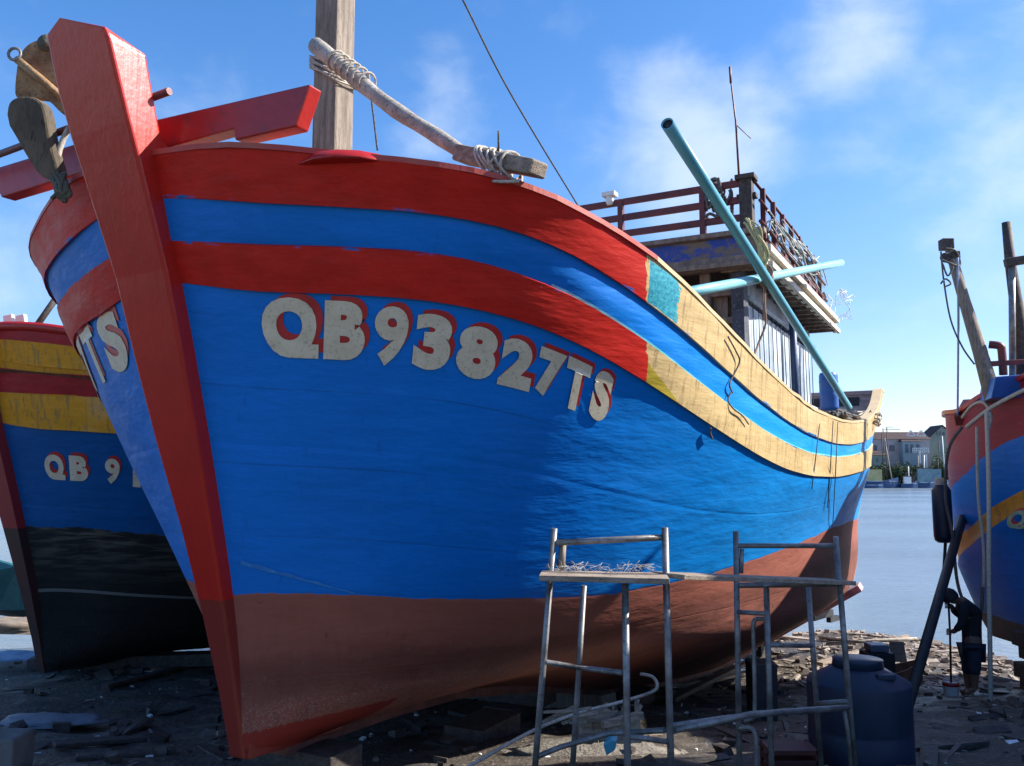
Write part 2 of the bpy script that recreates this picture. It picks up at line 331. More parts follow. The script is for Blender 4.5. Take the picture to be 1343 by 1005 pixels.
# ------------------------------------------------------------------ main boat: parts
def surf(x, v, sgn, off, wob=.012, up=1.0):
    p = hull(x, v); k = min(1, x/.12); nn = hull_n(x, v)
    w = wob*k*(noise.noise(Vector((x*.9, v*1.7, 3*sgn)))+.5*noise.noise(Vector((x*3, v*2.5, 9*sgn))))
    # wale step
    for (a, b) in ((0, 1), (2, 3)):
        if a <= v < b-.005: off = off+.02*k
    p = p+nn*(w+off)
    if up != 1 and v < 3: p.z = lvc(3, x).z+(p.z-lvc(3, x).z)*up
    return Vector((p.x*sgn, p.y, p.z))
def glyph(ch, bold=.045):
    cu = bpy.data.curves.new('glyph', 'FONT'); cu.body = ch; cu.size = 1; cu.offset = bold; cu.resolution_u = 5; cu.fill_mode = 'FRONT'
    o = bpy.data.objects.new('glyph', cu); C.objects.link(o); bpy.context.view_layer.update()
    me = bpy.data.meshes.new_from_object(o.evaluated_get(bpy.context.evaluated_depsgraph_get()))
    bm = bmesh.new(); bm.from_mesh(me); C.objects.unlink(o); bpy.data.objects.remove(o); bpy.data.curves.remove(cu); bpy.data.meshes.remove(me)
    xs = [v.co.x for v in bm.verts]; ys = [v.co.y for v in bm.verts]; x0, x1, y0, y1 = min(xs), max(xs), min(ys), max(ys)
    bmesh.ops.remove_doubles(bm, verts=bm.verts[:], dist=1e-4); bmesh.ops.triangulate(bm, faces=bm.faces[:])
    for v in bm.verts: v.co = Vector(((v.co.x-x0)/(x1-x0), (v.co.y-y0)/(y1-y0), 0))
    for k in range(1, 7):
        bmesh.ops.bisect_plane(bm, geom=bm.verts[:]+bm.edges[:]+bm.faces[:], dist=1e-6, plane_co=(k/7+.0013, 0, 0), plane_no=(1, 0, 0))
        bmesh.ops.bisect_plane(bm, geom=bm.verts[:]+bm.edges[:]+bm.faces[:], dist=1e-6, plane_co=(0, k/7+.0017, 0), plane_no=(0, 1, 0))
    vs = [v.co.copy() for v in bm.verts]; bm.verts.index_update(); fs = [[v.index for v in f.verts] for f in bm.faces]; bm.free(); return vs, fs
def hull_text(boxes, parent, sgn, bold=.045, up=1.0, sh=(.12, -.02), label=None):
    """boxes: (char, x left, x right, v top, v bottom, lean)"""
    front = MB(); back = MB()
    for (ch, xl, xr, vt, vb, lean) in boxes:
        vs, fs = glyph('O' if ch == 'Q' else ch, min(bold, .042) if ch == '9' else bold); w = xr-xl
        def mp(dx, dv, off): return [surf(xl+(q.x+lean*(q.y-.5))*w+dx, vb+(vt-vb)*q.y+dv, sgn, off, up=up) for q in vs]
        parts = [(vs, fs, 0)]
        if ch == 'Q': parts.append(([Vector((.55+.5*a_/4, .0+.21*b_/2-(.06 if a_ == 0 and b_ == 0 else 0)*0, 0)) for b_ in range(3) for a_ in range(5)], [(b_*5+a_, b_*5+a_+1, b_*5+a_+6, b_*5+a_+5) for b_ in range(2) for a_ in range(4)], -.0015))
        for vs, fs_, do in parts:
            front.add(mp(0, 0, .0075+do), fs_); back.add(mp(sh[0]*abs(w)*(1 if sgn > 0 else -1), sh[1], .0045+do), fs_)
    b = back.build('registration_number_shadow', LRED, parent); f = front.build('registration_number', LETR, parent)
    for o in (b, f):
        for pl in o.data.polygons: pl.use_smooth = True
    b.parent = f
    return f
hull_text([('Q',.145,.252,3.02,3.235,0),('B',.268,.362,3.028,3.235,0),('9',.383,.472,3.038,3.245,0),('3',.492,.612,3.052,3.245,0),('8',.635,.79,3.068,3.25,0),
 ('2',.81,.965,3.078,3.252,0),('7',.985,1.13,3.075,3.25,0),('T',1.14,1.30,3.07,3.262,0),('S',1.335,1.475,3.06,3.265,0)], MAIN, 1, .062)
xx = [(.10,.225),(.27,.40),(.43,.57),(.6,.75),(.78,.93),(.96,1.1),(1.13,1.27),(1.3,1.44),(1.47,1.62)]
hull_text([(ch, b, a, 3.0+.008*i, 3.24+.004*i, 0) for i, (ch, (a, b)) in enumerate(zip('ST72839BQ', xx))], MAIN, -1, .05)
# stem post
def xmat(name, c1, c2, split, axis=1, **k):
    n = NT(name); v = n.coord('Object'); sp = n.t.nodes.new('ShaderNodeSeparateXYZ'); n.t.links.new(v, sp.inputs[0])
    a = n.noise(v, 3, 5, .6); b = n.noise(v, 30, 4, .6)
    f = n.M('GREATER_THAN', n.M('ADD', sp.outputs[axis], n.M('MULTIPLY', n.M('SUBTRACT', b, .5), .03)), split)
    col = n.mix(f, c1, c2); col = n.mix(n.M('MULTIPLY', n.ramp(a, .3, .7), .35), col, tuple(.5*q for q in c2)); col = n.mix(n.M('MULTIPLY', n.ramp(b, .62, .75), .35), col, (.1, .015, .012))
    return n.done(col, k.get('rough', .35), n.bump(n.M('ADD', n.M('ADD', n.M('MULTIPLY', b, .25), a), n.M('MULTIPLY', n.noise(n.coord('Object', (7, 7, .35)), 4, 4, .6), .5)), .3, .012))
MT['stem'] = xmat('stem_paint', (.21,.028,.018), (.48,.015,.008), -.66, 2)
prof = [(-1.56,-.10,.055,.35),(-1.2,-.185,.07,.35),(-.75,-.31,.09,.35),(-.27,-.455,.115,.35),(.2,-.60,.14,.35),(.65,-.745,.16,.35),(1.05,-.87,.17,.35),(1.6,-1.075,.172,.3),(1.74,-1.13,.172,.2),(1.95,-1.205,.17,.215),(2.12,-1.265,.168,.23)]
WLF = {-1.56:.055,-1.2:.07,-.75:.09,-.27:.12,.2:.175,.65:.2,1.05:.215,1.6:.26,1.74:.27,1.95:.28,2.12:.27}
vs = []; fs = []
for (z, sf, w, d) in prof: wl = WLF[z]; vs += [(-wl, sf, z), (-wl*.35, sf, z), (w, sf, z), (w, sf+d, z), (-wl, sf+d, z)]
vs += [(-.262, -1.299, 2.215), (-.13, -1.318, 2.27), (.158, -1.281, 2.165), (.14, -1.06, 2.09), (-.2, -1.06, 2.17)]
n_ = len(vs)//5
for i in range(n_-1):
    for k in range(5): fs.append((i*5+k, i*5+(k+1) % 5, i*5+5+(k+1) % 5, i*5+5+k))
fs += [(4,3,2,1,0), tuple(range(n_*5-5, n_*5))]
o = mesh_obj('stem_post', vs, fs, MT['stem'], MAIN); b = o.modifiers.new('bevel', 'BEVEL'); b.width = .018; b.segments = 3
# keel
kp = [lvc(6, x) for x in [0,.3,.8,1.5,2.5,4,6,8,10,12,14]]
km = MB(); kr = MB()
for i in range(1, len(kp)-1): km.beam((0, kp[i].y, kp[i].z+.03), (0, kp[i+1].y, kp[i+1].z+.03), .15, .16)
kr.beam((0, -.08, -1.50), (0, .74, -1.535), .165, .12)
km.build('keel', simple('keel_paint', (.1,.035,.028), (.2,.07,.05), 6, .8), MAIN)
kr.build('keel_shoe', MT['stem'], MAIN, .01)['label'] = 'red painted foot of the keel'
# gunwale cap, bulwark inside and deck
MT['cap'] = xmat('gunwale_paint', (.44,.02,.016), (.62,.46,.24), .75, 1, rough=.5)
vs = []; fs = []; nx = len(XST)
for sgn in (1, -1):
    n0 = len(vs)
    for x in XST:
        p = hull(x, 0); nn = hull_n(x, 0); nn.z = 0; nn.normalize(); k = min(1, x/.1)
        j = .008*noise.noise(Vector((x*4, sgn, 0)))
        a = p+nn*(.027*k+j); b = p-nn*.12*k
        for q, dz in ((a, -.012), (a, .016), (b, .016), (b, -.012)): vs.append((q.x*sgn, q.y, q.z+dz+j))
    for i in range(nx-1):
        for k in range(4):
            f = (n0+i*4+k, n0+i*4+(k+1) % 4, n0+i*4+4+(k+1) % 4, n0+i*4+4+k); fs.append(f if sgn > 0 else f[::-1])
mesh_obj('gunwale', vs, fs, MT['cap'], MAIN)
vs = []; fs = []
MT['deckw'] = simple('deck_boards', (.16,.12,.09), (.28,.22,.17), 5, .85, (5,1,5), .4)
MT['inner'] = simple('faded_pink_boards', (.33,.22,.2), (.5,.38,.34), 4, .85, (1,1,6), .4, fine=(.16,.1,.09))
rows = []
for x in XST:
    p = hull(x, 0); nn = hull_n(x, 0); nn.z = 0; nn.normalize(); k = min(1, x/.1); q = p-nn*.09*k
    dk = min(.55, .12+x*.3); vv = 0
    while hull(x, vv).z > q.z-dk and vv < 3.5: vv += .05
    r2 = hull(x, vv); r2 = Vector((r2.x*.93-.08*k, 0, 0)); rows.append((q, Vector((min(q.x, max(.02, r2.x)), q.y+.06*(1-min(1, x)), q.z-dk))))
for (q, d) in rows: vs += [(-q.x, q.y, q.z), (-d.x, d.y, d.z), (d.x, d.y, d.z), (q.x, q.y, q.z)]
fm = []
for i in range(nx-1):
    for k in range(3): fs.append((i*4+k, i*4+k+1, i*4+5+k, i*4+4+k)); fm.append(0 if k == 1 else 1)
mesh_obj('deck', vs, fs, None, MAIN, mats=[MT['deckw'], xmat('bulwark_paint', (.28,.02,.02), (.42,.32,.29), .75, 1, rough=.7)], fm=fm)
# transom
X1 = 14.3
ou = [hull(X1, i/6) for i in range(0, 37)]
out = [Vector((-p.x, p.y, p.z)) for p in ou]+[p for p in reversed(ou)]
vs = out+[p+Vector((0, -.09, 0)) for p in out]; n_ = len(out); fs = []
h_ = n_//2
for base in (0, n_):
    for i in range(h_-1): fs.append((base+i, base+i+1, base+n_-2-i, base+n_-1-i))
for i in range(n_): fs.append((i, (i+1) % n_, n_+(i+1) % n_, n_+i))
mesh_obj('transom', vs, fs, MT['inner'], MAIN)
tm = MB(); ztop = hull(X1, 0).z; ys = hull(X1, 0).y
tm.box((0, ys-.05, ztop+.0), (4.4, .16, .07)); tm.build('transom_rail', MT['inner'], MAIN)
tm = MB(); tm.box((.9, ys-.13, ztop-.31), (1.9, .03, .46)); tm.box((1.95, ys-.14, ztop-.5), (.3, .02, .1)); tm.build('transom_opening_shade', MT['black'], MAIN)  # black boards stand in for the shade inside the opening
# counter shelf at the foot of the transom
sh = MB(); e = hull(X1, 5.0); kz = hull(X1, 6).z
MT['shelf'] = simple('worn_pink_board', (.3,.13,.13), (.5,.32,.31), 4, .8, bump=.3, fine=(.04,.12,.35))
for sgn in (1, -1):
    sh.beam((.1*sgn, e.y+.12, kz+.04), ((e.x+.16)*sgn, e.y+.22, e.z+.0), .62, .12)
sh.build('counter_shelf', MT['shelf'], MAIN, .01)
# rudder and propeller
rd = MB(); rd.beam((0, 12.95, -2.5), (0, 13.05, -3.2), .12, .5, (0,1,0)); rd.tube([(0,13.0,-2.1),(0,13.1,-3.25)], .05); rd.build('rudder', MT['black'], MAIN)
pr = MB(); pr.tube([(.0,12.3,-2.55),(.0,12.9,-2.6)], .05)
for k in range(3):
    a = k*2.09+.4; pr.beam((.06*math.cos(a), 12.8, -2.6+.06*math.sin(a)), (.42*math.cos(a), 12.84, -2.6+.42*math.sin(a)), .2, .03, (0,1,0), .14)
pr.build('propeller', MT['iron'], MAIN)
sk = MB(); sk.beam((1.0, 12.6, -2.45), (1.22, 13.3, -2.42), .1, .1); sk.beam((1.22, 13.0, -2.52), (1.3, 13.5, -2.54), .08, .09); sk.build('rudder_bracket', MT['black'], MAIN)
# cross beam on the bow (plank on edge)
cb = MB()
cb.poly([Vector((-1.42,-.86,1.845)),Vector((-1.27,-.86,1.655)),Vector((-.1,-.86,1.70)),Vector((.60,-.86,1.715)),Vector((.61,-.86,1.655)),Vector((1.0,-.86,1.65)),Vector((1.08,-.86,1.84)),Vector((.0,-.86,1.875))], (0,.09,0))
cb.build('bow_crossbeam', MT['red'], MAIN, .008)
cr = MB(); cr.lathe((1.05,-.5,1.50), [(.3,0),(.26,.05),(.15,.085),(0,.1)], 16); cr.build('cathead_block', MT['red'], MAIN, .02)
rod = MB(); rod.tube([(-1.6,-.955,1.84),(.245,-.955,1.945)], .02, 8); rod.build('bow_rod', MT['dark_red'], MAIN)
# mast: square timber
ma = MB(); ma.beam((.0,.60,.9), (-.02,.62,6.2), .2, .2, (0,1,0), .185, .185); ma.build('mast', MT['wood'], MAIN, .012)
def L2W(p): return MAIN.matrix_world @ Vector(p)
bpy.context.view_layer.update()
# ------------------------------------------------------------------ wheelhouse
WH = empty('wheelhouse', (0,0,0)); WH.parent = MAIN
S1, S2, TW = 5.05, 9.3, 1.66; ZR = 2.18
g = MB()   # corner and stud posts of the front
for t in (-TW, -.75, .1, .85, 1.32): g.box((t, S1, (ZR+.2)/2), (.11, .11, ZR-.2))
g.box((0, S1, 1.93), (2*TW, .1, .1)); g.box((0, S1, 1.62), (2*TW, .09, .07)); g.box((0, S1, 1.1), (2*TW, .09, .09))
WH_front = g.build('front_frame', MT['old_wood'], MAIN, .006)
WH_parts = [WH_front]
g = MB()
for i in range(17):
    t = -TW+.1+i*.2
    if i in (3,4,9,10,14): continue
    g.box((t, S1+.04, .62), (.185, .03, 1.1))
    if i % 5 != 1: g.box((t, S1+.045, 1.78), (.185, .03, .3))
g.box((0, S1+1.2, 1.2), (2*TW-.2, .05, 1.9)); g.box((.95, S1+.02, 1.32), (.3, .2, .02)); WH_parts.append(g.build('front_wall', MT['old_wood'], MAIN))
g = MB(); g.box((TW, S1+.02, 1.17), (.13, .2, 2.0)); WH_parts.append(g.build('corner_post', simple('dark_grey_blue_paint', (.03,.035,.05), (.08,.085,.11), 6, .7, fine=(.2,.2,.22)), MAIN, .01))
g = MB()
g.box((TW, (S1+S2)/2+.06, .55), (.05, S2-S1-.14, .7)); g.box((TW-.06, (S1+S2)/2, 1.35), (.03, S2-S1-.1, .95)); g.box((TW-.02, (S1+S2)/2+.06, 2.03), (.05, S2-S1-.14, .25))
g.box((-TW, (S1+S2)/2, 1.17), (.06, S2-S1-.1, 2.0)); g.box((0, S2, 1.17), (2*TW-.1, .06, 2.0)); WH_parts.append(g.build('side_wall', MT['grey_house'], MAIN))
g = MB()
g.tube([(TW+.06, S1+.15, 1.88),(TW+.06, S2, 1.9)], .022); g.tube([(TW+.06, S1+.15, 1.02),(TW+.06, S2, 1.0)], .022); g.tube([(TW+.06, S1+.15, .78),(TW+.06, S2, .76)], .018); g.tube([(TW+.06, S1+.15, .5),(TW+.06, S2, .5)], .018)
WH_parts.append(g.build('window_rail', simple('pale_blue_rails', (.42,.5,.56), (.58,.64,.68), 8, .6, fine=(.15,.16,.18)), MAIN)); g = MB()
for i in range(17): g.tube([(TW+.04, S1+.22+i*.245, 1.02), (TW+.04+R.uniform(-.01,.01), S1+.22+i*.245, 1.9)], .006, 6)
for i in range(12): g.tube([(TW+.05, S1+.3+i*.34, .5), (TW+.05, S1+.3+i*.34, 1.02)], .014, 6)
WH_parts.append(g.build('window_bars', simple('dark_bars', (.04,.05,.07), (.1,.12,.15), 8, .6), MAIN))
g = MB()
for i in range(6): g.box((TW+.005, S1+.5+i*.66, 1.44), (.02, .63, .8))
WH_parts.append(g.build('window_pane', simple('grey_curtain', (.30,.37,.44), (.48,.55,.61), 2.2, .6, lo=.42, hi=.55), MAIN))
# roof with walkway overhang
g = MB(); g.box((0, (S1+S2)/2+.05, ZR+.03), (2*TW+.6, S2-S1+.55, .07))
for i in range(15): g.box((TW+.1, S1-.1+i*.31, ZR-.04), (.5, .05, .07))
g.box((0, S1-.16, ZR+.0), (2*TW+.5, .1, .12)); WH_parts.append(g.build('roof', MT['old_wood'], MAIN))
g = MB(); g.beam((TW+.31, S1-.25, ZR+.03), (TW+.31, S2+.35, ZR+.06), .04, .2); g.beam((TW+.36, S1-.25, ZR+.1), (TW+.36, S2+.3, ZR+.13), .05, .07); g.beam((TW+.37, S1-.2, ZR-.06), (TW+.37, S2+.3, ZR-.03), .04, .06)
g.beam((-TW-.31, S1-.25, ZR+.03), (-TW-.31, S2+.35, ZR+.06), .04, .26); WH_parts.append(g.build('roof_fascia', MT['cream'], MAIN))
n = NT('worn_blue_sign'); v = n.coord('Object'); a = n.noise(v, 2.6, 6, .75, .6); a2 = n.noise(n.coord('Object', (3,3,12)), 6, 5, .7)
col = n.mix(n.ramp(a, .44, .52), (.012,.06,.35), (.17,.13,.1)); col = n.mix(n.M('MULTIPLY', n.ramp(a2, .52, .62), .8), col, (.1,.08,.07)); n.done(col, .7, n.bump(a2, .4, .01))
g = MB(); g.box((0, S1-.2, ZR+.13), (2*TW+.55, .04, .25)); WH_parts.append(g.build('painted_fascia', n.m, MAIN, .005))
g = MB(); g.box((0, S1-.22, ZR+.29), (2*TW+.66, .12, .05)); g.box((0, S1-.23, ZR-.03), (2*TW+.6, .1, .05)); g.box((.1, S1-.28, ZR-.24), (2*TW+.2, .05, .035)); WH_parts.append(g.build('trim_board', MT['old_wood'], MAIN, .004))
# upper railing
g = MB(); T2 = TW+.16; SF = S1-.1
for z in (2.66, 2.84, 3.02): g.beam((-T2, SF, z+R.uniform(-.01,.01)), (T2, SF, z+R.uniform(-.01,.01)), .045, .07)
for t in (-T2, -.75, .42, 1.33): g.box((t, SF, 2.75), (.06, .07, .6))
WH_parts.append(g.build('front_railing', MT['dark_red'], MAIN, .006))
g = MB(); g.box((T2-.03, SF, 2.72), (.13, .13, .66)); g.box((T2-.03, SF, 3.07), (.2, .18, .05)); g.box((T2-.03, SF+.02, 2.88), (.2, .1, .05)); WH_parts.append(g.build('railing_post', MT['dark_wood'], MAIN, .006))
g = MB()
g.tube([(T2+.04, SF, 3.04), (T2+.06, 7.2, 3.05), (T2+.02, S2-.2, 3.02)], .018, 6); g.tube([(T2+.1, SF, 2.82), (T2+.1, S2-.1, 2.78)], .018, 6); g.tube([(T2+.1, SF, 2.6), (T2+.1, S2, 2.56)], .022, 6); g.tube([(T2+.16, SF, 2.4), (T2+.16, S2, 2.4)], .018, 6)
for i in range(8): g.box((T2+.07, SF+.3+i*.52, 2.67), (.05, .05, .72)); 
for i in range(7): g.box((T2+.1, SF+.55+i*.52, 2.44), (.1, .12, .1))
g.beam((-T2, SF, 3.02), (-T2, S2, 3.02), .05, .06); g.beam((-T2, SF, 2.7), (-T2, S2, 2.7), .05, .06)
WH_parts.append(g.build('side_railing', MT['dark_red'], MAIN))
for o in WH_parts: o.parent = WH
g = MB(); g.tube([(1.72,S1-.1,3.0),(1.70,S1-.1,3.7),(1.66,S1-.1,4.15)], [.012,.010,.007], 6); g.tube([(1.66,S1-.1,4.12),(1.655,S1-.1,4.3)], .012, 6); g.tube([(1.70,S1-.1,3.66),(1.84,S1-.05,3.5)], .005, 5)
g.build('antenna', MT['dark_red'], WH)
g = MB(); g.box((.30, SF-.02, 3.12), (.15, .12, .05)); g.lathe((.30, SF-.02, 3.0), [(.03,0),(.05,.04),(.045,.1)], 10); g.build('floodlight', MT['white'], WH, .005)
g = MB(); g.tube([(TW+.14, 7.2, 2.1), (TW+.14, 7.25, .6)], .045, 8); g.build('drainpipe', simple('navy_pipe', (.02,.04,.1), (.03,.06,.14), 4, .5), WH)
g = MB(); g.lathe((1.05, S1-.06, 2.02), [(.0,-.01),(.055,0),(.055,.03),(0,.045)], 14, Matrix.Rotation(math.pi/2, 3, 'X')); g.build('lamp', MT['cream'], WH)
# shelf goods seen through the front opening
for i, t in enumerate((.86,.95,1.04)):
    g = MB(); g.lathe((0,0,0), [(.03,0),(.035,.05),(.035,.12),(.015,.15),(.015,.18)], 10)
    o = g.build('bottle', MT['white']); o.location = L2W((t, S1+.02, 1.332)); tag(o, 'small white bottle on the shelf in the old wooden wheelhouse front', 'bottle', 'white bottles on the wheelhouse shelf')
g = MB(); g.lathe((0,0,0), [(.045,0),(.05,.02),(.05,.14),(.046,.15)], 12); o = g.build('tin_can', MT['red']); o.location = L2W((.72, S1+.0, 1.332)); tag(o, 'red tin on the shelf beside the white bottles, wheelhouse front', 'tin')
# ------------------------------------------------------------------ loose things on the main boat
def rope(name, pts, r, m, label, cat='rope', n=6, seg=8, group=None, parent=None):
    g = MB(); g.tube(smooth_path(pts, seg), r, n); o = g.build(name, m, parent)
    if label: tag(o, label, cat, group)
    return o
# leaning round pole
a = at(414, 60, 5.20); b = at(612, 205, 4.35)
g = MB(); d = b-a; pts = [a+d*t+Vector((0,0,-.03*math.sin(math.pi*t)+.006*math.sin(9*t))) for t in [i/14 for i in range(15)]]
g.tube(pts, [.052+.003*math.sin(i*1.7)-.015*i/14 for i in range(15)], 12); o = g.build('wooden_pole', MT['pole']); tag(o, 'thick pale round pole tied to the mast and sloping down to the gunwale', 'pole')
g = MB(); a1 = at(606, 203, 4.40); b1 = at(707, 222, 4.05); g.beam(a1, b1, .13, .085, (0,0,1), .12, .075); o = g.build('timber_block', MT['wood_h'], None, .01); tag(o, 'short squared timber lashed on top of the red gunwale', 'timber')
g = MB(); c = at(655, 215, 4.22); dd = (b1-a1).normalized(); sd_ = dd.cross(Vector((0,0,1)))
for i in range(7):
    u = -.09+.03*i; tilt = R.uniform(-.1,.1); ring = []
    for k in range(20):
        an = 2*math.pi*k/20; ring.append(c+dd*(u+tilt*math.sin(an))+sd_*.088*math.cos(an)+Vector((0,0,1))*.072*math.sin(an))
    g.tube(ring, .0075, 6, closed=True)
g.tube(smooth_path([c+Vector((0,0,.07)), at(640,228,4.15), at(618,232,4.2), at(600,226,4.3)]), .008); g.tube(smooth_path([at(625,232,4.15), at(650,238,4.1), at(680,238,4.05)]), .008)
tag(g.build('lashing_rope', MT['rope']), 'pale rope wound round the short timber on the gunwale', 'rope')
g = MB(); g.tube([at(654,212,4.2), at(654,172,4.2)], .006, 5); tag(g.build('metal_spike', MT['iron']), 'thin upright metal spike behind the lashed timber', 'spike')
g = MB()   # lashing at the mast
mc = L2W((0,.6,0)); zc = at(440,92,5.75).z
for i in range(5):
    pts = []
    for k, (t, s) in enumerate([(-.12,.49),(.12,.49),(.12,.72),(-.12,.72)]): 
        q = L2W((t, s, 0)); q.z = zc-.02*i+(.04 if t > 0 else .07)-.05*(k % 2)*(i % 2)-(.09 if t > 0 else 0); pts.append(q)
    g.tube(pts, .008, 6, closed=True)
tag(g.build('mast_rope', MT['rope']), 'turns of pale rope round the square mast below the pole end', 'rope')
g = MB()
for i in range(6):
    c = a+d*(.16+.045*i); ax = d.normalized(); e1 = ax.cross(Vector((0,0,1))).normalized(); e2 = e1.cross(ax); tl = R.uniform(-.6,.6)
    g.tube([c+ax*(.03*math.sin(2*math.pi*k/16)*tl)+(e1*math.cos(2*math.pi*k/16)+e2*math.sin(2*math.pi*k/16))*.06 for k in range(16)], .0075, 6, closed=True)
tag(g.build('pole_rope', MT['rope']), 'pale rope wound round the upper end of the round pole', 'rope')
rope('hanging_line', [at(480,92,5.0), at(487,130,4.95), at(495,197,4.9)], .006, MT['rope_d'], 'thin dark line hanging from the round pole beside the mast', 'line')
rope('stay_wire', [at(560,-90,5.8), at(607,0,6.2), at(668,120,6.9), at(757,268,8.2), at(790,320,8.9)], .008, MT['rope_d'], 'thin dark stay wire crossing the sky behind the main bow', 'wire')
# pipes
def pipe(name, a, b, r, m, label, cat):
    g = MB(); n = 18; a = Vector(a); b = Vector(b); d = (b-a).normalized()
    M = d.to_track_quat('Z', 'Y').to_matrix(); L = (b-a).length
    g.lathe(a, [(r*.82, L*0+.25),(r*.82, 0),(r, 0)]+[(r, L*k/6) for k in range(1, 7)]+[(r*.82, L),(r*.82, L-.2)], n, M)
    o = g.build(name, m); k = MB(); k.lathe(a, [(0,.012),(r*.8,.012),(r*.8,.02),(0,.02)], n, M); k.build('pipe_mouth_shade', MT['black'], o); return tag(o, label, cat)  # black disc in the mouth stands in for the shade inside the pipe
pipe('long_pipe', L2W((2.12,1.30,2.24)), L2W((2.28,8.35,.93)), .042, MT['pvc_d'], 'long blue plastic pipe leaning steeply against the wheelhouse corner, open end up', 'pipe')
pipe('pale_pipe', at(885,387,6.2), at(1103,345,10.3), .042, MT['pvc'], 'pale blue plastic pipe lying nearly level, crossing the steep pipe', 'pipe')
g = MB(); c0 = at(1004, 362, 7.75)
for i in range(5):
    tl = R.uniform(-.5,.5); g.tube([c0+Vector((.065*math.cos(k*.393), .03*math.sin(k*.393+tl), .075*math.sin(k*.393)+.02*i-.04)) for k in range(16)], .008, 6, closed=True)
g.tube(smooth_path([c0, at(1003,400,7.7), at(1004,425,7.7), at(995,450,7.7), at(988,470,7.6)]), .010); g.tube(smooth_path([c0, at(1001,390,7.7), at(1002,420,7.72)]), .008)
tag(g.build('pipe_lashing', simple('brown_rope', (.22,.13,.09), (.36,.24,.17), 50, .9)), 'brown rope tying the two blue pipes together', 'rope')
g = MB()
for k in range(9):
    x0 = 975+R.uniform(-4, 10); g.tube(smooth_path([at(x0, 290+R.uniform(-4,4), 7.55), at(990+R.uniform(-6,8), 305+R.uniform(-6,6), 7.5), at(1000+R.uniform(-8,8), 330+R.uniform(-6,6), 7.55), at(1000+R.uniform(-6,6), 357, 7.65)]), .009, 6)
tag(g.build('yellow_rope', simple('yellow_rope', (.42,.36,.16), (.6,.54,.3), 50, .9)), 'yellowish ropes hanging from the wheelhouse corner to the pipes', 'rope')
# coils and nets on the rail
def tangle(name, c, ext, n, r, m, label, cat, seed, axis=None):
    rr = random.Random(seed); g = MB()
    for k in range(n):
        p = [rr.uniform(-1,1) for _ in range(3)]; pts = []
        for j in range(rr.randint(5, 8)):
            p = [max(-1, min(1, q+rr.uniform(-.6,.6))) for q in p]; pts.append(Vector((p[0]*ext[0], p[1]*ext[1], p[2]*ext[2])))
        g.tube(smooth_path([c+(MAIN.matrix_world.to_3x3() @ q) for q in pts], 6), r*rr.uniform(.7,1.3), 5)
    return tag(g.build(name, m), label, cat)
MT['mix'] = simple('net_twine', (.12,.2,.2), (.55,.55,.52), 3, .8, lo=.4, hi=.55, fine=(.05,.12,.12))
tangle('fishing_net', L2W((T2+.12, 7.1, 2.74)), (.07, 1.95, .2), 15, .008, MT['mix'], 'tangled nets and lines hanging on the side railing of the main wheelhouse', 'fishing net', 3)
for i in range(5):
    q = L2W((T2+.06+R.uniform(-.05,.05), 5.4+i*.75+R.uniform(-.1,.1), 2.72+R.uniform(-.18,.22))); g = MB(); g.lathe((0,0,0), [(.0,-.05),(.035,-.035),(.042,0),(.035,.035),(.015,.05),(.012,.07)], 10)
    o = g.build('net_float', MT['mix'] if i % 2 else simple('green_float_%d' % i, (.02,.1,.08), (.04,.16,.13), 4, .5)); o.location = q; tag(o, 'small net float hanging among the lines on the wheelhouse side railing', 'float', 'net floats on the side railing')
tangle('aft_gear', L2W((T2+.3, S2+.1, 2.55)), (.15, .4, .25), 9, .005, MT['white'], 'thin white lines bunched at the aft end of the side railing', 'fishing line', 5)
tangle('dark_cloth', L2W((1.5, SF, 2.9)), (.13, .06, .2), 14, .016, MT['rope_d'], 'dark rag tied to the front railing of the main wheelhouse', 'rag', 9)
tangle('rope_heap', L2W((2.3, 7.9, .74)), (.12, 1.1, .05), 26, .013, MT['rope_d'], 'heap of dark ropes on the aft gunwale of the main boat', 'rope heap', 12)
tangle('rope_coil', at(1128, 552, 13.2), (.25, .5, .16), 12, .016, MT['rope'], 'loops of pale rope hanging over the gunwale near the stern', 'rope coil', 14)
g = MB(); g.tube(smooth_path([at(1123,548,13.2), at(1124,562,13.1), at(1128,582,13.0)]), [.03]*8+[.05]*8+[.02], 8); tag(g.build('hanging_rope_end', MT['dark_wood']), 'frayed dark rope end hanging over the cream stripe at the stern', 'rope')
def on_hull(pts, r, name, m, label, cat='cable'):
    g = MB(); g.tube(smooth_path([L2W(surf(x, v, 1, .03)) for x, v in pts], 8), r, 5); return tag(g.build(name, m), label, cat)
# barrel at the stern
g = MB(); g.lathe((0,0,0), [(.13,0),(.14,.05),(.14,.2),(.145,.22),(.14,.24),(.14,.42),(.145,.44),(.14,.46),(.14,.53),(.13,.57),(.12,.58),(.0,.58)], 20)
o = g.build('barrel', MT['barrel']); q = at(1088, 538, 13.6); o.location = q; tag(o, 'upright blue plastic barrel behind the main wheelhouse', 'barrel')
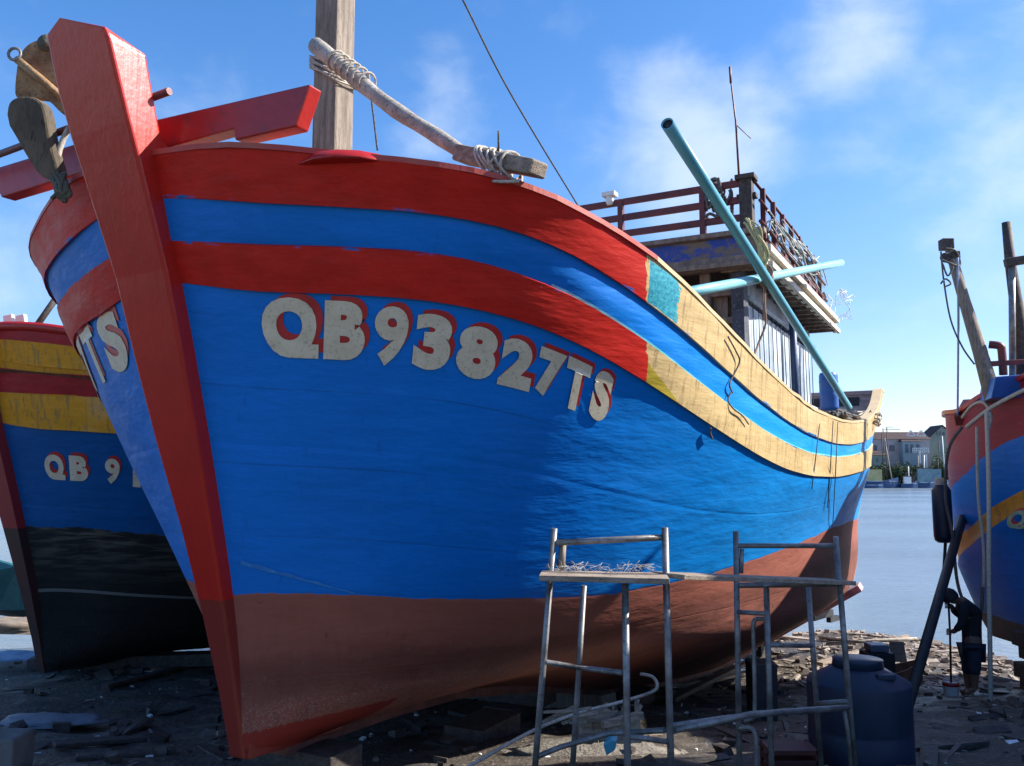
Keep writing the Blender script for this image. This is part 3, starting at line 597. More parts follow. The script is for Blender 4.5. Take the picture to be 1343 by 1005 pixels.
# anchor gear on the bow
an = empty('anchor', at(60,150,4.5), label='rusty flat iron anchor hanging on the far side of the red stem', cat='anchor')
def rel(o, *ps): return [p-o.location for p in ps]
bpy.context.view_layer.update()
Yf = 4.75
out = smooth_path([at(x, y, Yf) for x, y in [(20,100),(24,76),(34,60),(50,52),(66,52),(82,66),(104,140),(92,154),(78,147),(62,132),(40,128),(21,128),(19,112)]], 3)
g = MB(); g.poly(rel(an, *out), (.03,.05,.0)); g.build('fluke', MT['rust'], an, .008)
g = MB(); g.tube(rel(an, at(22,78,4.72), at(55,105,4.71), at(92,137,4.7)), .022, 8); g.build('shank', MT['rust'], an)
g = MB(); cc = at(19,71,4.7)-an.location; g.tube([cc+Vector((.035*math.cos(k*.52), 0, .035*math.sin(k*.52))) for k in range(12)], .009, 6, closed=True); g.build('ring', MT['steel'], an)
g = MB(); c_ = at(62,58,4.76)-an.location; g.lathe(c_, [(0,-.02),(.05,-.01),(.05,.02),(0,.03)], 12, Matrix.Rotation(math.pi/2,3,'X')); g.build('pivot', MT['iron'], an)
g = MB(); Y2 = 4.55
out = [at(x, y, Y2) for x, y in [(8,150),(11,135),(22,127),(40,126),(54,134),(60,150),(64,175),(70,200),(76,222),(72,236),(60,234),(48,226),(34,205),(20,180),(11,165)]]
g.poly(smooth_path(out, 3), (.02,.07,0)); tag(g.build('wooden_float', simple('brown_weathered_wood', (.05,.038,.025), (.17,.13,.08), 7, .85, (1,1,.3), .7, .01, fine=(.03,.022,.016)), None, .02), 'dark brown paddle-shaped board hanging left of the stem', 'board')
g = MB(); g.tube(smooth_path([at(92,165,4.6), at(82,185,4.6), at(76,208,4.6), at(79,235,4.6)]), .016, 7); tag(g.build('bow_rope', MT['rope']), 'pale twisted rope hanging left of the stem head', 'rope')
g = MB(); rr = random.Random(4)
for k in range(10): g.tube(smooth_path([at(74+rr.uniform(-8,12), 232+rr.uniform(-6,6), 4.55), at(80+rr.uniform(-10,14), 250+rr.uniform(-6,6), 4.5), at(78+rr.uniform(-12,14), 262+rr.uniform(-4,4), 4.5)]), .012, 6)
tag(g.build('rope_knot', MT['iron']), 'knotted frayed rope end against the pink bow planking', 'knot')
# ------------------------------------------------------------------ cable and stains on the cream stripes

# electric cable on the hull side
from mathutils.bvhtree import BVHTree
_o = bpy.data.objects['hull']; _mw = _o.matrix_world
BV = BVHTree.FromPolygons([_mw @ v.co for v in _o.data.vertices], [list(p.vertices) for p in _o.data.polygons])
CAMV = Vector((0, 0, CAMZ))
def skin(px, py, off=.02):
    d = (at(px, py, 1)-CAMV).normalized(); loc, nn, i, dist = BV.ray_cast(CAMV, d)
    if nn.dot(d) > 0: nn = -nn
    return loc+nn*off
def skin_rope(name, pts, r, m, label, cat='cable'):
    g = MB(); g.tube(smooth_path([skin(*p) for p in pts], 6), r, 6); return tag(g.build(name, m), label, cat)
skin_rope('cable', [(951,442),(962,462),(966,475),(960,492),(953,505),(957,515)], .006, MT['rope_d'], 'black cable hanging over the upper cream stripe beside the wheelhouse')
skin_rope('cable', [(955,514),(951,525),(958,536),(970,545),(978,556)], .0055, MT['rope_d'], 'short black cable end curling across the blue and lower cream stripe')
skin_rope('thin_cord', [(929,560),(928,566),(931,574)], .007, MT['rope_d'], 'tiny curled cord end just under the lower cream stripe', 'cord')
for k, (x0, y0, x1, y1) in enumerate([(1072,556,1062,640),(1090,552,1083,665),(1096,554,1090,690)]):
    skin_rope('mooring_line', [(x0,y0),((x0+x1)/2,(y0+y1)/2),(x1,y1)], .005, MT['rope_d'], ['leftmost thin line hanging down the stern planking','middle thin line hanging down the stern planking','rightmost thin line hanging down the stern planking'][k], 'line')
_mi = MAIN.matrix_world.inverted(); vs = []; fs = []
for i in range(13):
    u = i/12; px = 316+150*u; py = 737+41*u; w_ = (1-u)*5+1.2
    vs += [_mi @ skin(px, py-w_*.5+1.2*math.sin(i*2.1), .006), _mi @ skin(px, py+w_*.5, .006)]
for i in range(12): fs.append((2*i, 2*i+1, 2*i+3, 2*i+2))
mesh_obj('paint_streak', vs, fs, simple('light_blue_stroke', (.01,.17,.5), (.04,.27,.62), 14, .5), MAIN, smooth=True)
# ------------------------------------------------------------------ ground and water
def gz(X, Y):
    k = min(1, max(0, (X+4.5)/4.5)); k = k*k*(3-2*k)
    z = -1.70-(.085+(.165-.085)*k)*(Y-5.2)
    if Y > 11 : z -= (1-k)*.12*(Y-11)
    if Y < 5.2: z = -1.70+.05*(5.2-Y)
    z += .75*math.exp(-((X-6.7)/2.7)**2-((Y-18)/2.8)**2)
    return z+CAMZ
def gzn(X, Y):
    P_ = Vector((X, Y, 0)); a = .06*noise.noise(P_*.8)+.035*noise.noise(P_*2.6)+.02*noise.noise(P_*7)+.008*noise.noise(P_*21)
    rut = .03*math.sin((X*.47-Y*.88)*3.2+2*noise.noise(P_*.6))*max(0, noise.noise(P_*.35+Vector((5,5,5)))+.35)
    return gz(X, Y)+a+rut
def strip(name, xs, ys, fn, m, **k):
    vs = [(x, y, fn(x, y)) for y in ys for x in xs]; nx_ = len(xs)
    fs = [(j*nx_+i, j*nx_+i+1, (j+1)*nx_+i+1, (j+1)*nx_+i) for j in range(len(ys)-1) for i in range(nx_-1)]
    o = mesh_obj(name, vs, fs, m, smooth=True); tag(o, **k); return o
n = NT('muddy_slip'); v = n.coord('Object'); a = n.noise(v, .8, 7, .65); b = n.noise(v, 6, 7, .7); f = n.noise(v, 34, 5, .7); lay = n.noise(n.coord('Object', (1.2,.5,1)), 3.0, 6, .7, 1.0)
col = n.mix(n.ramp(a, .35, .65), (.035,.028,.022), (.10,.08,.06)); col = n.mix(n.ramp(b, .52, .68), col, (.17,.13,.10)); col = n.mix(n.M('MULTIPLY', n.ramp(f, .58, .66), .8), col, (.36,.31,.25)); col = n.mix(n.M('MULTIPLY', n.ramp(f, .42, .36), .7), col, (.02,.018,.016))
col = n.mix(n.M('MULTIPLY', n.ramp(lay, .6, .63), n.ramp(b, .4, .6, .1, .7)), col, (.2,.19,.19))
n.done(col, n.ramp(a, .4, .6, .45, .95), n.bump(n.M('ADD', n.M('ADD', b, n.M('MULTIPLY', f, .4)), lay), .9, .05))
MT['mud'] = n.m
def frange(a, b, s):
    out = []; 
    while a < b: out.append(a); a += s
    return out+[b]
gx_ = frange(-40, -9, 1.5)+frange(-8.9, 10, .12)+frange(10.5, 45, 1.5); gy_ = frange(-12, 1.5, 1.0)+frange(1.7, 14, .1)+frange(14.2, 24, .25)
strip('ground', gx_, gy_, gzn, MT['mud'], kind='structure')
n = NT('river_water'); v = n.coord('Object', (.5, 1.3, 1)); a = n.noise(v, 1.0, 6, .6, .3); b = n.noise(v, 5, 4, .6); c_ = n.noise(n.coord('Object', (.02,.05,1)), 1, 4, .6)
n.done(n.mix(c_, (.13,.17,.2), (.18,.22,.25)), n.ramp(c_, .4, .65, .16, .3), n.bump(n.M('ADD', a, n.M('MULTIPLY', b, .35)), .5, .22), spec=.6); MT['water'] = n.m
strip('water', [-900, 900], [8, 900], lambda x, y: 0.0, MT['water'], kind='structure')
# far bank
strip('far_bank', frange(-900, 900, 40), [321, 323, 340, 600, 900], lambda x, y: -1.0 if y < 322 else (1.2 if y < 325 else (2.2 if y < 400 else 3+2*math.sin(x*.01))), simple('bank', (.06,.06,.045), (.14,.13,.1), .3, .9), kind='structure')
# rubble and litter strewn over the slip
def rubble(name, n, area, smin, smax, m, seed):
    rr = random.Random(seed); g = MB()
    for i in range(n):
        X = rr.uniform(area[0], area[1]); Y = rr.uniform(area[2], area[3]); s = smin*(smax/smin)**rr.random()
        z = gzn(X, Y)
        if z < .02: continue
        M = Matrix.Rotation(rr.uniform(0, 6.3), 3, 'Z') @ Matrix.Rotation(rr.uniform(-.4, .4), 3, 'X')
        typ = rr.random(); d = (s*rr.uniform(2, 7), s*rr.uniform(.4, 1.4), s*rr.uniform(.12, .4)) if typ < .5 else (s, s*rr.uniform(.5, 1), s*rr.uniform(.4, .8))
        k = len(g.v); g.box((X, Y, z+d[2]*.3), d, M)
        for q in range(k, len(g.v)): g.v[q] += Vector([rr.uniform(-.2, .2)*s*.7 for _ in range(3)])*.8
    return tag(g.build(name, m), kind='stuff')
rubble('wood_chips', 900, (-7, 9, 4.6, 17.5), .008, .05, MT['wood_h'], 1)
rubble('dark_litter', 1300, (-7, 9, 4.4, 17), .02, .13, MT['dark_wood'], 2)
rubble('pale_litter', 420, (-7, 10, 5.5, 18), .01, .045, MT['white'], 3)
rubble('shore_debris', 800, (4.5, 10, 13, 18.5), .015, .09, MT['wood_h'], 4)
rubble('shore_stones', 600, (4, 10, 12.5, 18.5), .03, .12, simple('shore_stone', (.2,.17,.14), (.4,.34,.28), 4, .9), 5)
# baulks and wood under the hull
def baulk(name, a, b, w, h, m, label, cat, jit=.006):
    g = MB(); a = Vector(a); b = Vector(b)
    g.beam(a, b, w, h); return tag(g.build(name, m, None, .01, jit), label, cat)
def onG(px, py, up=0):
    """point on the slip under a photo pixel"""
    lo, hi = 1.5, 60
    for Y in [1.5+.05*i for i in range(600)]:
        p = at(px, py, Y)
        if p.z <= gz(p.x, p.y): return Vector((p.x, p.y, gz(p.x, p.y)+up))
    return at(px, py, 16)


baulk('keel_block', L2W((-.35,.45,-1.69)), L2W((.35,.45,-1.69)), .3, .16, MT['dark_wood'], 'dark timber block under the foremost end of the keel', 'timber block')
baulk('slip_timber', onG(585,912,.12), onG(800,938,.1), .22, .2, MT['wood'], 'long grey squared timber lying in the shade beneath the main hull', 'timber')
p0 = onG(1000, 942); o = baulk('shoring_post', p0, (p0.x, p0.y, L2W((0,8,-2.1)).z+.35), .24, .24, MT['black'], 'thick black post propping the main hull amidships', 'post')
for i, (x0, x1, y, h) in enumerate([(888,905,884,.20),(905,930,886,.34),(932,962,880,.3)]):
    a = onG(x0, y); b = onG(x1, y-2); o = baulk('pale_block', (a.x, a.y, a.z+h/2), (b.x, b.y, b.z+h/2), .25, h, MT['cream'], ['short dim pale block, leftmost of three under the hull','tall pale block in the middle of three under the hull','sunlit pale block, rightmost of three under the hull'][i], 'block')
for i, (x0,y0,x1,y1) in enumerate([(880,925,990,868),(1075,875,1190,838),(900,905,985,885)]):
    a = onG(x0,y0,.05); b = onG(x1,y1,.05); baulk('long_plank', a, b, .12, .05, [MT['dark_wood'], MT['wood_h'], MT['wood_h']][i], ['dark wet plank running away over the sunlit ground under the hull','brown plank lying toward the water beyond the dark tank','pale plank lying on the sunlit ground under the hull'][i], 'plank')
for i, (s_, t_) in enumerate([(2.2,.3),(3.8,-.3),(5.6,.2)]):
    w_ = MAIN.matrix_world @ Vector((t_, s_, 0)); zt = CAMZ+itp(s_, XS, LV[6][1])-.06; z0 = gz(w_.x, w_.y); g = MB()
    for k in range(max(1, int((zt-z0)/.16))): g.box((w_.x+R.uniform(-.03,.03), w_.y, z0+.08+.16*k), (.7 if k % 2 else .34, .3 if k % 2 else .6, .155), Matrix.Rotation(-.49, 3, 'Z'))
    o = g.build('timber_crib', MT['dark_wood'], None, .008); tag(o, ['low timber crib under the keel, nearest the stem','middle timber crib under the keel','taller timber crib under the keel behind the scaffold'][i], 'timber crib')
# broken crate, stick
c = onG(800, 975); g = MB(); rr = random.Random(11)
for i in range(9): g.beam(at(762+i*9+rr.uniform(-3,3), 935+rr.uniform(-3,3), 5.5), at(764+i*9+rr.uniform(-3,3), 975+rr.uniform(-3,3), 5.45), .05, .02)
g.beam(at(757,937,5.4), at(800,940,5.45), .05, .06); g.beam(at(757,970,5.4), at(835,958,5.5), .04, .04); g.beam(at(790,950,5.3), at(842,938,5.5), .03, .04)
for k in range(8): x = rr.uniform(780,835); g.beam(at(x, 938, 5.5), at(x+rr.uniform(-6,6), 922+rr.uniform(-4,4), 5.5), .012, .012)
tag(g.build('broken_crate', MT['wood_h'], None, 0, .006), 'broken brown crate of splintered slats behind the scaffold legs', 'crate')
g = MB(); g.tube(smooth_path([at(610,1008,4.6), at(700,958,5.0), at(760,935,5.2), at(810,922,5.4), at(852,909,5.6), at(862,900,5.62), at(856,888,5.62), at(840,884,5.6)]), .010, 7)
tag(g.build('long_stick', MT['pole']), 'long pale stick with a hooked end rising behind the scaffold', 'stick')
g = MB(); rr = random.Random(3)
for k in range(12): a = at(740+rr.uniform(-30,10), 942+rr.uniform(-8,8), 5.2); g.beam(a, a+Vector((rr.uniform(.08,.2), rr.uniform(-.05,.1), rr.uniform(0,.06))), .02, .012)
tag(g.build('wood_splinters', MT['wood_h']), 'pale splinters of wood tied about the stick behind the near scaffold legs', 'splinters')
n_ = [at(x, y, 5.2) for x, y in [(792,976),(800,968),(810,972),(806,986),(797,992)]]
g = MB(); g.poly(n_, (.02,.08,.02)); tag(g.build('blue_rag', MT['pvc_d'], None, .01, .01), 'crumpled bright blue rag on the sunlit ground inside the scaffold', 'rag')
# bottom left: block, tarps
def lump(name, cen, ext, m, label, cat, seed, flat=.4):
    rr = random.Random(seed); vs = []; fs = []; nu, nv = 18, 9
    for j in range(nv):
        for i in range(nu):
            ph = math.pi*.5*j/(nv-1); th_ = 2*math.pi*i/nu; d = Vector((math.cos(th_)*math.cos(ph), math.sin(th_)*math.cos(ph), math.sin(ph)))
            k = 1+.35*noise.noise(d*2.2+Vector((seed, 0, 0)))+.15*noise.noise(d*6+Vector((0, seed, 0)))
            vs.append(Vector(cen)+Vector((d.x*ext[0]*k, d.y*ext[1]*k, d.z*ext[2]*k)))
    for j in range(nv-1):
        for i in range(nu): fs.append((j*nu+i, j*nu+(i+1) % nu, (j+1)*nu+(i+1) % nu, (j+1)*nu+i))
    return tag(mesh_obj(name, vs, fs, m, smooth=True), label, cat)
lump('canvas_sheet', onG(775, 990), (.6,.3,.06), simple('pale_canvas', (.12,.105,.085), (.25,.22,.18), 6, .9, bump=.9, bd=.03, fine=(.12,.1,.08)), 'dirty pale canvas sheet crumpled on the ground under the scaffold', 'canvas', 9)
lump('plastic_sheet', onG(25, 868), (.55,.35,.1), simple('pale_blue_sheet', (.16,.24,.4), (.3,.38,.52), 5, .5), 'pale blue plastic sheet at the left edge beside the left boat', 'sheet', 2)
lump('plastic_sheet', onG(70, 948), (.42,.2,.045), simple('grey_sheet', (.1,.11,.13), (.2,.21,.24), 5, .6), 'flat grey sheet on the mud in the bottom left corner', 'sheet', 5)
q = onG(8, 1010); g = MB(); g.box((q.x-.05, q.y, q.z+.1), (.3,.25,.22)); tag(g.build('concrete_block', simple('concrete', (.1,.09,.08), (.18,.165,.15), 5, .9), None, .015), 'small concrete block at the very bottom left corner', 'block')
for i, (x0,y0,x1,y1) in enumerate([(70,985,190,975),(100,1000,230,992),(140,905,235,880),(0,915,70,905)]):
    a = onG(x0,y0,.03); b = onG(x1,y1,.03); baulk('loose_plank', a, b, .1, .035, MT['dark_wood'], 'dark wet plank lying on the mud left of the red stem', 'plank').__setitem__('group', 'dark planks left of the stem')
# ------------------------------------------------------------------ scaffold
def tube_part(name, pts, r, parent, m=None):
    g = MB(); g.tube([p-parent.location for p in pts], r, 8); return g.build(name, m or MT['steel'], parent)
RA = .0165
sa = empty('scaffold_trestle', at(790, 1090, 4.2), label='near steel scaffold frame with four legs, carrying the left end of the plank', cat='scaffold')
YA = 4.25
def leg(parent, x0, y0, x1, y1, Y0, Y1, r=RA):
    a = at(x0, y0, Y0); b = at(x1, y1, Y1); d = (b-a).normalized(); k = 1.0
    # lengthen to the ground
    e = b
    for i in range(60):
        if e.z <= gz(e.x, e.y)+.0: break
        e = e+d*.02
    tube_part('leg', [a, e], r, parent); return a, e
leg(sa, 727, 693, 702, 1003, YA+.1, YA+.15)
leg(sa, 766, 768, 751, 1005, YA+.35, YA+.4, .015)
leg(sa, 820, 766, 823, 1005, YA-.1, YA-.1)
leg(sa, 872, 692, 880, 1005, YA, YA)
tube_part('rail', [at(729,712,YA+.1), at(868,705,YA)], .015, sa)
tube_part('rail', [at(738,713,YA+.12), at(736,750,YA+.12)], .018, sa, MT['wood'])
tube_part('rung', [at(714,868,YA+.12), at(755,875,YA+.35), at(818,883,YA-.08)], .013, sa)
tube_part('rung', [at(706,992,YA+.14), at(735,980,YA+.2), at(800,962,YA+.3), at(872,958,YA+.02)], .014, sa)
tube_part('rung', [at(823,966,YA-.1), at(876,973,YA)], .013, sa)
tube_part('rung', [at(728,757,YA+.1), at(872,760,YA)], .014, sa)
YB = 5.0
sb = empty('scaffold_trestle', at(1040, 1060, 5.1), label='far steel scaffold frame in front of the dark tank, under the long plank', cat='scaffold')
leg(sb, 965, 697, 969, 950, YB, YB+.05); leg(sb, 1005, 768, 1012, 1005, YB-.12, YB-.1); leg(sb, 1060, 768, 1077, 1005, YB+.3, YB+.35, .016); leg(sb, 1096, 704, 1121, 1005, YB+.1, YB+.15)
tube_part('rail', [at(967,716,YB), at(1095,716,YB+.1)], .014, sb)
tube_part('rail', [at(973,720,YB+.01), at(972,752,YB+.01)], .013, sb)
tube_part('rung', [at(968,768,YB), at(1100,766,YB+.1)], .016, sb)
tube_part('rung', [at(968,803,YB), at(1004,805,YB-.12)], .013, sb)
tube_part('rung', [at(1008,846,YB-.12), at(1064,847,YB+.3)], .014, sb); tube_part('rung', [at(1070,923,YB+.3), at(1113,920,YB+.12)], .014, sb)
g = MB(); g.tube([p-sb.location for p in smooth_path([at(1004,812,YB-.1), at(993,812,YB-.05), at(988,820,YB-.05), at(989,860,YB-.05), at(990,930,YB-.05), at(987,942,YB-.03), at(976,946,YB)])], .012, 7); g.build('bent_tube', MT['steel'], sb)
g = MB(); g.tube([p-sb.location for p in smooth_path([at(968,955,YB+.05), at(984,955,YB), at(991,965,YB-.02), at(992,985,YB-.02), at(993,1050,YB)])], .012, 7); g.build('bent_tube', MT['steel'], sb)
g = MB(); g.tube([at(884,958,YA+.05), at(985,937,YB-.35), at(1112,928,YB+.08)], .017, 8); tag(g.build('brace_tube', MT['steel']), 'lower front steel tube joining the two scaffold frames', 'tube')
g = MB(); g.tube([at(880,952,YA+.3), at(976,938,YB+.05)], .014, 8); tag(g.build('brace_tube', MT['steel']), 'short upper steel tube behind the lower brace of the scaffold', 'tube')
g = MB(); g.tube([at(1107,930,YB+.1), at(1112,960,YB+.12), at(1120,1050,YB+.1)], .012, 7); tag(g.build('loose_rod', MT['steel']), 'thin rod hanging beside the rightmost scaffold leg', 'rod')
g = MB(); g.beam(at(709,755,YA+.0), at(876,759,YA-.05), .24, .03, (0,0,1)); g.build('scaffold_plank', MT['wood_h'], None, .003, .003)
o = bpy.data.objects['scaffold_plank']; tag(o, 'short worn plank on top of the near scaffold frame', 'plank')
g = MB(); g.beam(at(876,755,YA-.02), at(1102,763,YB+.15), .2, .022, (0,0,1)); o = g.build('scaffold_plank', MT['wood_h'], None, .003, .003); tag(o, 'long sunlit plank bridging the two scaffold frames', 'plank')
g = MB(); rr = random.Random(8)
for k in range(70): a = at(rr.uniform(712,860), rr.uniform(747,752), YA+rr.uniform(-.1,.1)); g.tube([a, a+Vector((rr.uniform(-.04,.04), rr.uniform(-.03,.03), rr.uniform(0,.035))), a+Vector((rr.uniform(-.07,.07), rr.uniform(-.03,.03), rr.uniform(0,.05)))], .0009, 4)
tag(g.build('straw', MT['cream']), kind='stuff')
# ------------------------------------------------------------------ tank
q = at(1130, 1000, 5.95); zb = gz(q.x, q.y); tp = at(1112, 868, 5.85).z-zb
tk = empty('water_tank', (q.x, q.y, zb), label='large dark blue plastic water tank standing behind the far scaffold frame', cat='water tank')
g = MB(); r_ = .325
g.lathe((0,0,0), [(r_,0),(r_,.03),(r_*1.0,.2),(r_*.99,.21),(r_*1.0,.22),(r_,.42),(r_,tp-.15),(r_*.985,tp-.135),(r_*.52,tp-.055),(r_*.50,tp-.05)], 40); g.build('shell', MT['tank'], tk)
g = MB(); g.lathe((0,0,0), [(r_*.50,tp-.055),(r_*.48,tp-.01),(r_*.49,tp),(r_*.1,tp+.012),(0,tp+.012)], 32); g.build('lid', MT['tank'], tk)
g = MB(); g.box((.1,-.2,tp-.075), (.12,.05,.035)); g.build('handle', MT['tank'], tk, .008)
q = onG(1042, 1010); g = MB(); 
for z, d in ((-.02,.03),(.04,.03),(.10,.03)): g.box((q.x, q.y+.1, q.z+z), (.3,.22,d))
for sx in (-1,1):
    for sy in (-1,1): g.box((q.x+.14*sx, q.y+.1+.1*sy, q.z+.04), (.02,.02,.16))
tag(g.build('plastic_crate', simple('grimy_red', (.05,.008,.008), (.10,.016,.014), 6, .6), None, .003), 'red plastic crate in the shade between the far scaffold legs', 'crate')
q = onG(1125, 900); 
# motor and bamboo by the water
mt = empty('motor', onG(1152, 905), label='small motor under a hood near the water beyond the tank', cat='motor')
bpy.context.view_layer.update(); Ym = mt.location.y; S_ = Ym/1150
g = MB(); g.box((0,0,.34), (30*S_*1.2,.3,.35)); g.build('body', MT['black'], mt, .02)
g = MB(); g.box((0,0,.57), (24*S_,.26,.1)); g.build('hood', simple('grey_hood', (.12,.14,.2), (.2,.22,.3), 5, .4), mt, .02)
g = MB(); g.box((0,0,.08), (60*S_,.5,.16)); g.build('base', MT['dark_wood'], mt, .01)
for i, (x0,y0,x1,y1) in enumerate([(1084,845,1203,838),(1105,841,1180,846)]):
    g = MB(); g.tube([at(x0,y0,14.6), at((x0+x1)/2,(y0+y1)/2-1,14.7), at(x1,y1,14.6)], .028, 7); tag(g.build('bamboo_pole', MT['pole']), ['long bamboo pole lying level over the motor by the water','shorter bamboo pole just behind the level one by the water'][i], 'pole')
g = MB(); 
for k in range(6): g.beam(at(1168+k*3, 842, 13.6), at(1170+k*3.5, 868, 13.5), .04, .03)
tag(g.build('wood_bundle', MT['wood_h']), 'upright pale sticks bundled beside the motor near the water', 'sticks')
# brown skiff by the tank
def skiff(name, c, L, W, H, rz, m, label, cat='boat', inner=None, group=None):
    e = empty(name, c, rz, label=label, cat=cat, group=group); g = MB(); vs = []; nS = 13; rows = []
    for i in range(nS):
        u = i/(nS-1); y = (u-.5)*L; wd = W/2*(1-abs(2*u-1)**2.6)+.03*W; shr = H*(.75+.5*(2*u-1)**2)
        rows.append([(-wd, y, shr), (-wd*.8, y, H*.2+.1*H*(2*u-1)**2), (-.1*wd, y, H*.3*(2*u-1)**4), (.1*wd, y, H*.3*(2*u-1)**4), (wd*.8, y, H*.2+.1*H*(2*u-1)**2), (wd, y, shr), (wd*.88, y, shr), (wd*.7, y, shr-.35*H), (-wd*.7, y, shr-.35*H), (-wd*.88, y, shr)])
    vs = [p for r in rows for p in r]; k = 10; fs = []
    for i in range(nS-1):
        for j in range(k): fs.append((i*k+j, i*k+(j+1) % k, (i+1)*k+(j+1) % k, (i+1)*k+j))
    fs += [tuple(range(k))[::-1], tuple(range((nS-1)*k, nS*k))]
    g.add(vs, fs, False); g.build('hull', m, e); return e
q = onG(1178, 905); skiff('small_boat', (q.x-.25, q.y, q.z), 1.1, .6, .36, 1.3, simple('brown_boat_paint', (.16,.06,.03), (.28,.12,.07), 5, .7), 'small brown wooden boat end showing behind the dark tank')
# ------------------------------------------------------------------ left boat
LB = empty('fishing_boat', tuple(at(60, 880, 9.5)-Vector((-.05,0,-1.56))), -math.radians(30), label='left fishing boat with red and gold stripes and a black bottom, partly hidden', cat='fishing boat')
lm = hull_mat('left_boat_paint', (.32,.022,.028), (.002,.08,.26), (.62,.27,.015), (.016,.017,.017), worn=.1, barnk=.2, scum=True, boundary=3.62, stripes=[(-.2,.42,'r'),(.42,1.2,'y'),(1.2,2.0,'r'),(2.0,3.0,'y')])
_cache.clear(); build_hull('hull', lm, LB, .02, (1,-1), up=1.5)
bpy.context.view_layer.update()
vs2 = []; fs2 = []; 
for (z, sf, w, d) in prof: vs2 += [(-w, sf, z), (w, sf, z), (w, sf+d, z), (-w, sf+d, z)]
for v_ in range(len(vs2)):
    x_, y_, z_ = vs2[v_]
    if z_ > 1: vs2[v_] = (x_, y_-.15*(z_-1), 1+(z_-1)*1.5)
for i in range(len(prof)-1):
    for k in range(4): fs2.append((i*4+k, i*4+(k+1) % 4, i*4+4+(k+1) % 4, i*4+4+k))
fs2 += [(3,2,1,0), tuple(range(len(vs2)-4, len(vs2)))]
mesh_obj('stem_post', vs2, fs2, xmat('left_stem_paint', (.035,.02,.018), (.30,.02,.022), -.05, 2, rough=.55), LB)
dz = lambda p, x: Vector((p.x, p.y, lvc(3, x).z+(p.z-lvc(3, x).z)*1.5))
for sg in (1, -1):
    g = MB(); g.tube([Vector((dz(hull(x, 0), x).x*sg, dz(hull(x, 0), x).y, dz(hull(x, 0), x).z)) for x in XST], .05, 6); g.build('gunwale', MT['red'], LB)
vs = []; 
for x in XST:
    p = hull(x, 0); vs += [(-p.x+.1, p.y, p.z-.1), (p.x-.1, p.y, p.z-.1)]
mesh_obj('deck', vs, [(2*i, 2*i+1, 2*i+3, 2*i+2) for i in range(len(XST)-1)], MT['deckw'], LB)
def hull_text2(boxes, parent, up): return hull_text(boxes, parent, 1, .06, up)
hull_text2([('Q',.145,.225,3.19,3.345,0),('B',.25,.335,3.19,3.345,0)], LB, 1.5)
hull_text2([('9',.42,.50,3.195,3.35,0),('1',.58,.63,3.2,3.355,0),('5',.7,.79,3.2,3.355,0)], LB, 1.5)
for k, px in enumerate((12, 28)):
    b = at(px, 436, 9.1); fl = empty('floodlight', b, label=['left square floodlight on the gunwale of the left boat','right square floodlight on the gunwale of the left boat'][k], cat='floodlight')
    g = MB(); g.box((0,0,.1), (.1,.06,.17), Matrix.Rotation(-.2, 3, 'Y')); g.build('housing', MT['white'], fl, .008); g = MB(); g.tube([(-.05,.02,.08),(-.05,0,-.02),(.05,0,-.02),(.05,.02,.08)], .01, 6); g.build('bracket', MT['iron'], fl)
g = MB(); g.tube([at(45,432,9.6), at(66,402,9.7), at(80,382,9.8)], .035, 8); tag(g.build('strut', MT['dark_wood']), 'dark slanting strut between the left boat and the main bow', 'strut')
q = onG(110, 878, .06); baulk('keel_block', q+Vector((-.6,0,0)), q+Vector((1.6,.3,0)), .25, .14, MT['dark_wood'], 'long dark timber under the left boat', 'timber')
o = skiff('small_boat', at(-22, 800, 15), 5, 1.6, .8, .9, simple('teal_boat_paint', (.008,.08,.08), (.015,.13,.12), 4, .5), 'teal green boat glimpsed at the left edge beyond the left boat')
lump('rubble_heap', onG(8, 838)+Vector((0,1,0)), (1.2,.6,.25), MT['wood_h'], 'pale sunlit rubble by the left edge beyond the left boat', 'rubble', 7)
# ------------------------------------------------------------------ right boat
KR = 1.25
def atR(px, py, Y): return at(px, py, Y*KR)
RB = empty('fishing_boat', (6.6, 10.0, gz(6.6, 10)), 0, label='right fishing boat at the photo edge with red top stripe and one orange stripe', cat='fishing boat')
bpy.context.view_layer.update()
plan = [(7.0,13.69,0),(6.70,13.5,0),(6.5,13.06,0),(6.43,12.5,0),(6.41,11.9,0),(6.48,11.2,0),(6.55,10.2,0),(6.6,8.2,0),(6.8,6.0,0),(7.2,3.6,0),(8.0,1.4,0),(9.2,.3,0)]  # later points carry the hull on out of view, laid out to shade the foreground
rowsP = {  # photo heights of each line at the first columns, then metres above camera further forward
 'sheer': [(1268,548),(1262,545),(1262,541),(1264,538),(1295,520),(1343,500)],
 'rb':    [(1262,668),(1243,655),(1255,640),(1268,622),(1298,597),(1343,573)],
 'ot':    [(1270,730),(1262,722),(1268,705),(1280,690),(1308,666),(1343,641)],
 'obt':   [(1275,752),(1270,745),(1276,730),(1288,712),(1312,691),(1343,663)],
 'foul':  [(1300,800),(1296,798),(1296,802),(1302,808),(1318,818),(1343,830)]}
zend = {'sheer':[1.45,1.65,1.85,2.1,2.5,2.6],'rb':[.62,.85,1.1,1.4,1.75,1.85],'ot':[.12,.4,.75,1.0,1.35,1.45],'obt':[-.05,.2,.5,.8,1.1,1.2],'foul':[-1.4,-1.1,-.9,-.8,-.8,-.8]}
inset = {'sheer':0,'rb':.0,'ot':.05,'obt':.09,'foul':.36,'bil':.5,'keel':1.7}
cen = Vector((7.9, 8.5))
lines = {}
